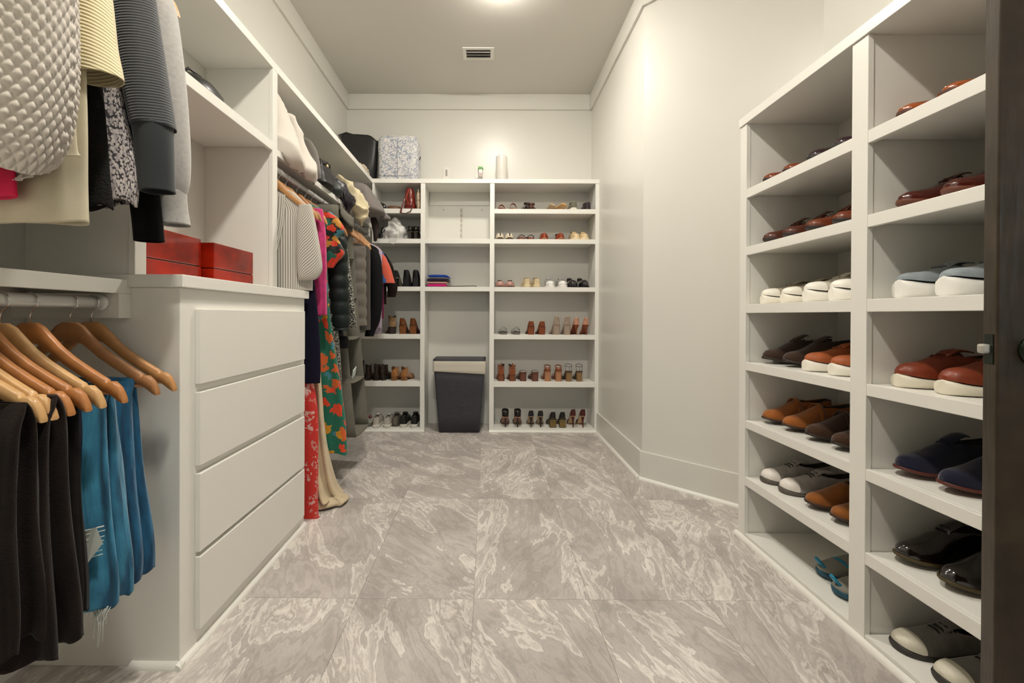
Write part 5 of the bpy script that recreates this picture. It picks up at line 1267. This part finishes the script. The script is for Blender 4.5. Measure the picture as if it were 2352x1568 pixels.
for i, (c_, r0) in enumerate((('8a6a4c', .030), ('d0c4b0', .045), ('6b4a34', .058))):
    pts = [(r0*1.0*cos(a/14*2*pi)*1.0, r0*.9*sin(a/14*2*pi), .013+.002*i) for a in range(14)]
    rows = [[(x, y, 0.001), (x*1.06, y*1.06, 0.001), (x*1.06, y*1.06, .026+.003*i), (x, y, .026+.003*i)] for (x, y, z) in pts+pts[:1]]
    MB().grid(rows, 0, True).build('coil', mat('belt_%s' % c_, hexc(c_), .5), t)
t = lthing('sunglasses', 'dark round sunglasses at the left end of the top back shelf', 'glasses', (at(872, 470, 3.82).x, 3.84, bz))
for sg in (-1, 1):
    ob = MB().lathe([(.022, 0), (.026, .003), (.022, .006), (.002, .007)], n=18).build('lens', mat('smoked_lens', hexc('0c0b0a'), .08, coat=1), t); ob.rotation_euler = (pi/2, 0, 0); ob.location = (sg*.029, -.02, .028)
    MB().tube([(sg*.05, -.022, .03), (sg*.055, .05, .03), (sg*.05, .10, .01)], .003, 6).build('temple', CHR, t)
lump('case', mat('dark_olive_leather', hexc('1e1a14'), .4, coat=.3), t, [(-.015, .05, 0, .05, .03), (-.015, .05, .03, .06, .035), (-.015, .05, .065, .045, .03), (-.015, .05, .078, .015, .01)], crumple=.003)
tg_ = MB().box(-.018, .018, -.001, .001, -.055, 0).build('swing_tag', mat('olive_grey_card', hexc('6f6a5c'), .7), t); tg_.location = (.02, -.069, -.03)
MB().tube([(.02, -.03, .02), (.02, -.062, .012), (.02, -.069, -.03)], .0018, 5).build('tag_string', mat('olive_grey_card', (0, 0, 0)), t)
bz = BZ[1]+.001
PLB = mat('white_plastic_bag', hexc('d2d0cc'), .35, spec=.6)
t = lthing('plastic_bag', 'crumpled white plastic bag with a corner over the second back shelf', 'bag', (at(907, 530, 3.87).x, 3.885, bz))
lump('bag', PLB, t, [(0, 0, 0, .08, .07), (0, 0, .03, .092, .08), (0, 0, .09, .085, .075), (-.005, 0, .15, .055, .055), (-.01, 0, .195, .02, .02), (-.01, 0, .20, .006, .006)], crumple=.018, freq=13, seed=14, nu=50, nv=36, clamp=lambda p: Vector((p.x, p.y, max(p.z, .0))))
MB().add([(-.03, -.108, .004), (.055, -.108, .004), (.015, -.114, -.05), (-.03, -.112, -.04), (-.03, -.07, .01), (.06, -.07, .01)], [(0, 1, 2), (0, 2, 3), (0, 4, 5, 1)]).build('corner_flap', PLB, t, solid=.0015)
t = lthing('sunglasses', 'black sunglasses propped beside the white plastic bag', 'glasses', (at(877, 530, 3.84).x, 3.85, bz))
for sg in (0, 1):
    ob = MB().lathe([(.026, 0), (.030, .004), (.026, .008), (.002, .009)], n=18).build('lens', mat('smoked_lens', (0, 0, 0)), t); ob.rotation_euler = (pi/2, .3, 0); ob.location = (-.012+sg*.012, -.03+sg*.03, .032+sg*.055)
MB().tube([(.01, -.03, .01), (.022, -.03, .04), (.012, -.03, .075), (.028, -.02, .11)], .0035, 7).build('temple', CHR, t)
sp = MB().sphere((0, 0, 0), .024, sc_=(1, .8, .9)).build('scrunchie', mat('hot_pink_velvet', hexc('c4287c'), .8, sheen=.6, bump=.8, bscale=90), None)
sp.location = (at(867, 540, 3.83).x, 3.84, bz+.023); tag(sp, 'hot pink scrunchie at the left end of the second back shelf', 'scrunchie')

# folded clothes in the middle bay
stk = [('hot pink folded top at the bottom of the small stack', 'c81e74', .030, .085, .10), ('salmon beige folded top, second from the bottom of the stack', 'c79a8c', .022, .090, .10), ('dark plum folded top in the middle of the stack', '2c1c30', .030, .098, .105), ('thin grey folded top under the blue one', '8a8f9a', .012, .098, .10), ('royal blue folded top crowning the small stack', '1a3f9c', .028, .092, .10)]
z = BZ[2]+.0012
for i, (lb, c_, h, hx, hy) in enumerate(stk):
    t = lthing('folded_top', lb, 'clothes', (-.455+.004*i, 3.905, z), 'folded tops in the niche')
    rows = []
    for j in range(13):
        y = -hy + 2*hy*j/12; e_ = 1-abs(j/6-1)**6*.5
        ring = []
        for k in range(20):
            a = 2*pi*k/20; c, s = cos(a), sin(a)
            x = hx*math.copysign(abs(c)**.5, c); zz = h/2 + h/2*.98*math.copysign(abs(s)**.75, s)*e_
            zz -= (.25*h)*max(0, c)**2*(i > 2)
            ring.append((x+.004*sin(j+i), y, max(zz + (.0015*noise.noise(Vector((x*20, y*20, i)))), 0)))
        rows.append(ring)
    MB().grid(rows, 0, True, caps=True).build('folds', fabric('folded_%s' % c_, c_, .85), t)
    z += h*.90
be = MB().tube([(-.36, 3.80, BZ[2]+.004), (-.28, 3.795, BZ[2]+.006), (-.2, 3.80, BZ[2]+.008), (-.12, 3.80, BZ[2]+.010), (-.095, 3.80, BZ[2]+.006)], .0035, 7).build('cord', mat('dark_taupe_cord', hexc('3a302a'), .7), None)
tag(be, 'thin dark drawstring lying beside the folded tops', 'cord')
MB().sphere((-.090, 3.80, BZ[2]+.006), .007).build('tip', CHR, be)

# laundry hamper
HY0, HY1 = 3.70, 3.985
t = lthing('laundry_hamper', 'dark grey woven laundry hamper with a white liner and lid', 'hamper', (-.243, (HY0+HY1)/2, 0))
wv = bpy.data.materials.new('grey_woven_plastic'); wv.use_nodes = True
nt = wv.node_tree; b = nt.nodes['Principled BSDF']; tc = nt.nodes.new('ShaderNodeTexCoord'); mp = nt.nodes.new('ShaderNodeMapping'); mp.inputs['Rotation'].default_value = (pi/2, 0, 0)
nt.links.new(tc.outputs['Object'], mp.inputs['Vector'])
bk = nt.nodes.new('ShaderNodeTexBrick'); bk.inputs['Scale'].default_value = 26; bk.inputs['Mortar Size'].default_value = .035; bk.inputs['Brick Width'].default_value = .6; bk.inputs['Row Height'].default_value = .28
bk.inputs['Color1'].default_value = (*hexc('3c3b42'), 1); bk.inputs['Color2'].default_value = (*hexc('45444b'), 1); bk.inputs['Mortar'].default_value = (*hexc('2a292e'), 1)
nt.links.new(mp.outputs[0], bk.inputs['Vector']); nt.links.new(bk.outputs['Color'], b.inputs['Base Color'])
bp = nt.nodes.new('ShaderNodeBump'); bp.inputs['Strength'].default_value = .8; bp.inputs['Distance'].default_value = .003; bp.invert = True
nt.links.new(bk.outputs['Fac'], bp.inputs['Height']); nt.links.new(bp.outputs[0], b.inputs['Normal']); b.inputs['Roughness'].default_value = .6
def ring_rect(hx, hy, z, r=.02, n=4):
    out = []
    for (cx_, cy_, a0) in ((hx-r, hy-r, 0), (-hx+r, hy-r, pi/2), (-hx+r, -hy+r, pi), (hx-r, -hy+r, 3*pi/2)):
        for i in range(n+1):
            a = a0+pi/2*i/n; out.append((cx_+r*cos(a), cy_+r*sin(a), z))
    return out
HH = .635
MB().grid([ring_rect(.178+(.225-.178)*k, .105+.03*k, .002+HH*.93*k) for k in (0, .25, .5, .75, 1)], 0, True, caps=True).build('basket', wv, t)
LN = mat('white_liner_cotton', hexc('c9c2b4'), .85)
rows = []
for i, (z, g) in enumerate(((HH*.845, .007), (HH*.85, .011), (HH*.87, .008), (HH*.93, .009), (HH*.985, .008), (HH*1.0, .004))):
    rows.append([(x+.0015*noise.noise(Vector((x*9, y*9, z*60))), y-.002*noise.noise(Vector((x*14, z*80, 3))), z2-.012*(x/.23+.5)*(i < 2)) for (x, y, z2) in ring_rect(.222+g, .132+g, z, .022, 6)])
MB().grid(rows, 0, True).build('liner', LN, t, solid=.002)
MB().grid([ring_rect(.228, .138, HH*.995, .02), ring_rect(.231, .141, HH+.004, .02), ring_rect(.229, .139, HH+.012, .02), ring_rect(.2, .12, HH+.013, .02)], 0, True, caps=True).build('lid', wv, t)
MB().tube([(-.231, -.141, HH+.006), (-.231, .14, HH+.006)], .004, 6).build('lid_edge', LN, t)

# small things low down on the left
t = lthing('plastic_bag', 'grey-white plastic bag of shoes on the floor shelf at the left', 'bag', (at(833, 965, 3.80).x, 3.87, .032))
lump('bag', mat('grey_plastic_bag', hexc('8d8a80'), .4), t, [(0, 0, 0, .085, .06), (0, 0, .02, .10, .075), (.01, 0, .06, .08, .06), (.02, 0, .09, .04, .03), (.02, 0, .10, .01, .01)], crumple=.014, freq=13, seed=15, clamp=lambda p: Vector((p.x, p.y, max(p.z, .0))))
lump('maroon_print', mat('maroon_plastic', hexc('5a2028'), .4), t, [(.055, -.02, .065, .012, .02), (.055, -.02, .08, .02, .022), (.055, -.02, .10, .008, .01)], crumple=.004)
t = lthing('card_box', 'small pink and white printed box on the shelf under the black jacket', 'box', (at(862, 760, 3.81).x, 3.80, BZ[3]+.001))
MB().box(-.05, .045, 0, .09, 0, .062).build('carton', mat('pale_print_card', hexc('a99aa6'), .6, var=.6, vscale=40), t, bevel=.002)
MB().box(-.052, -.044, -.002, .09, 0, .085).build('side_flap', mat('white_card_flap', hexc('c9c4bc'), .6), t)
MB().prism([(.012, .062), (.047, .062), (.047, .14), (.036, .29)], 1, .03, .034).build('standing_sheet', mat('lilac_paper', hexc('a7a9be'), .6), t)
# tag hanging from the dark sandals of the right bay
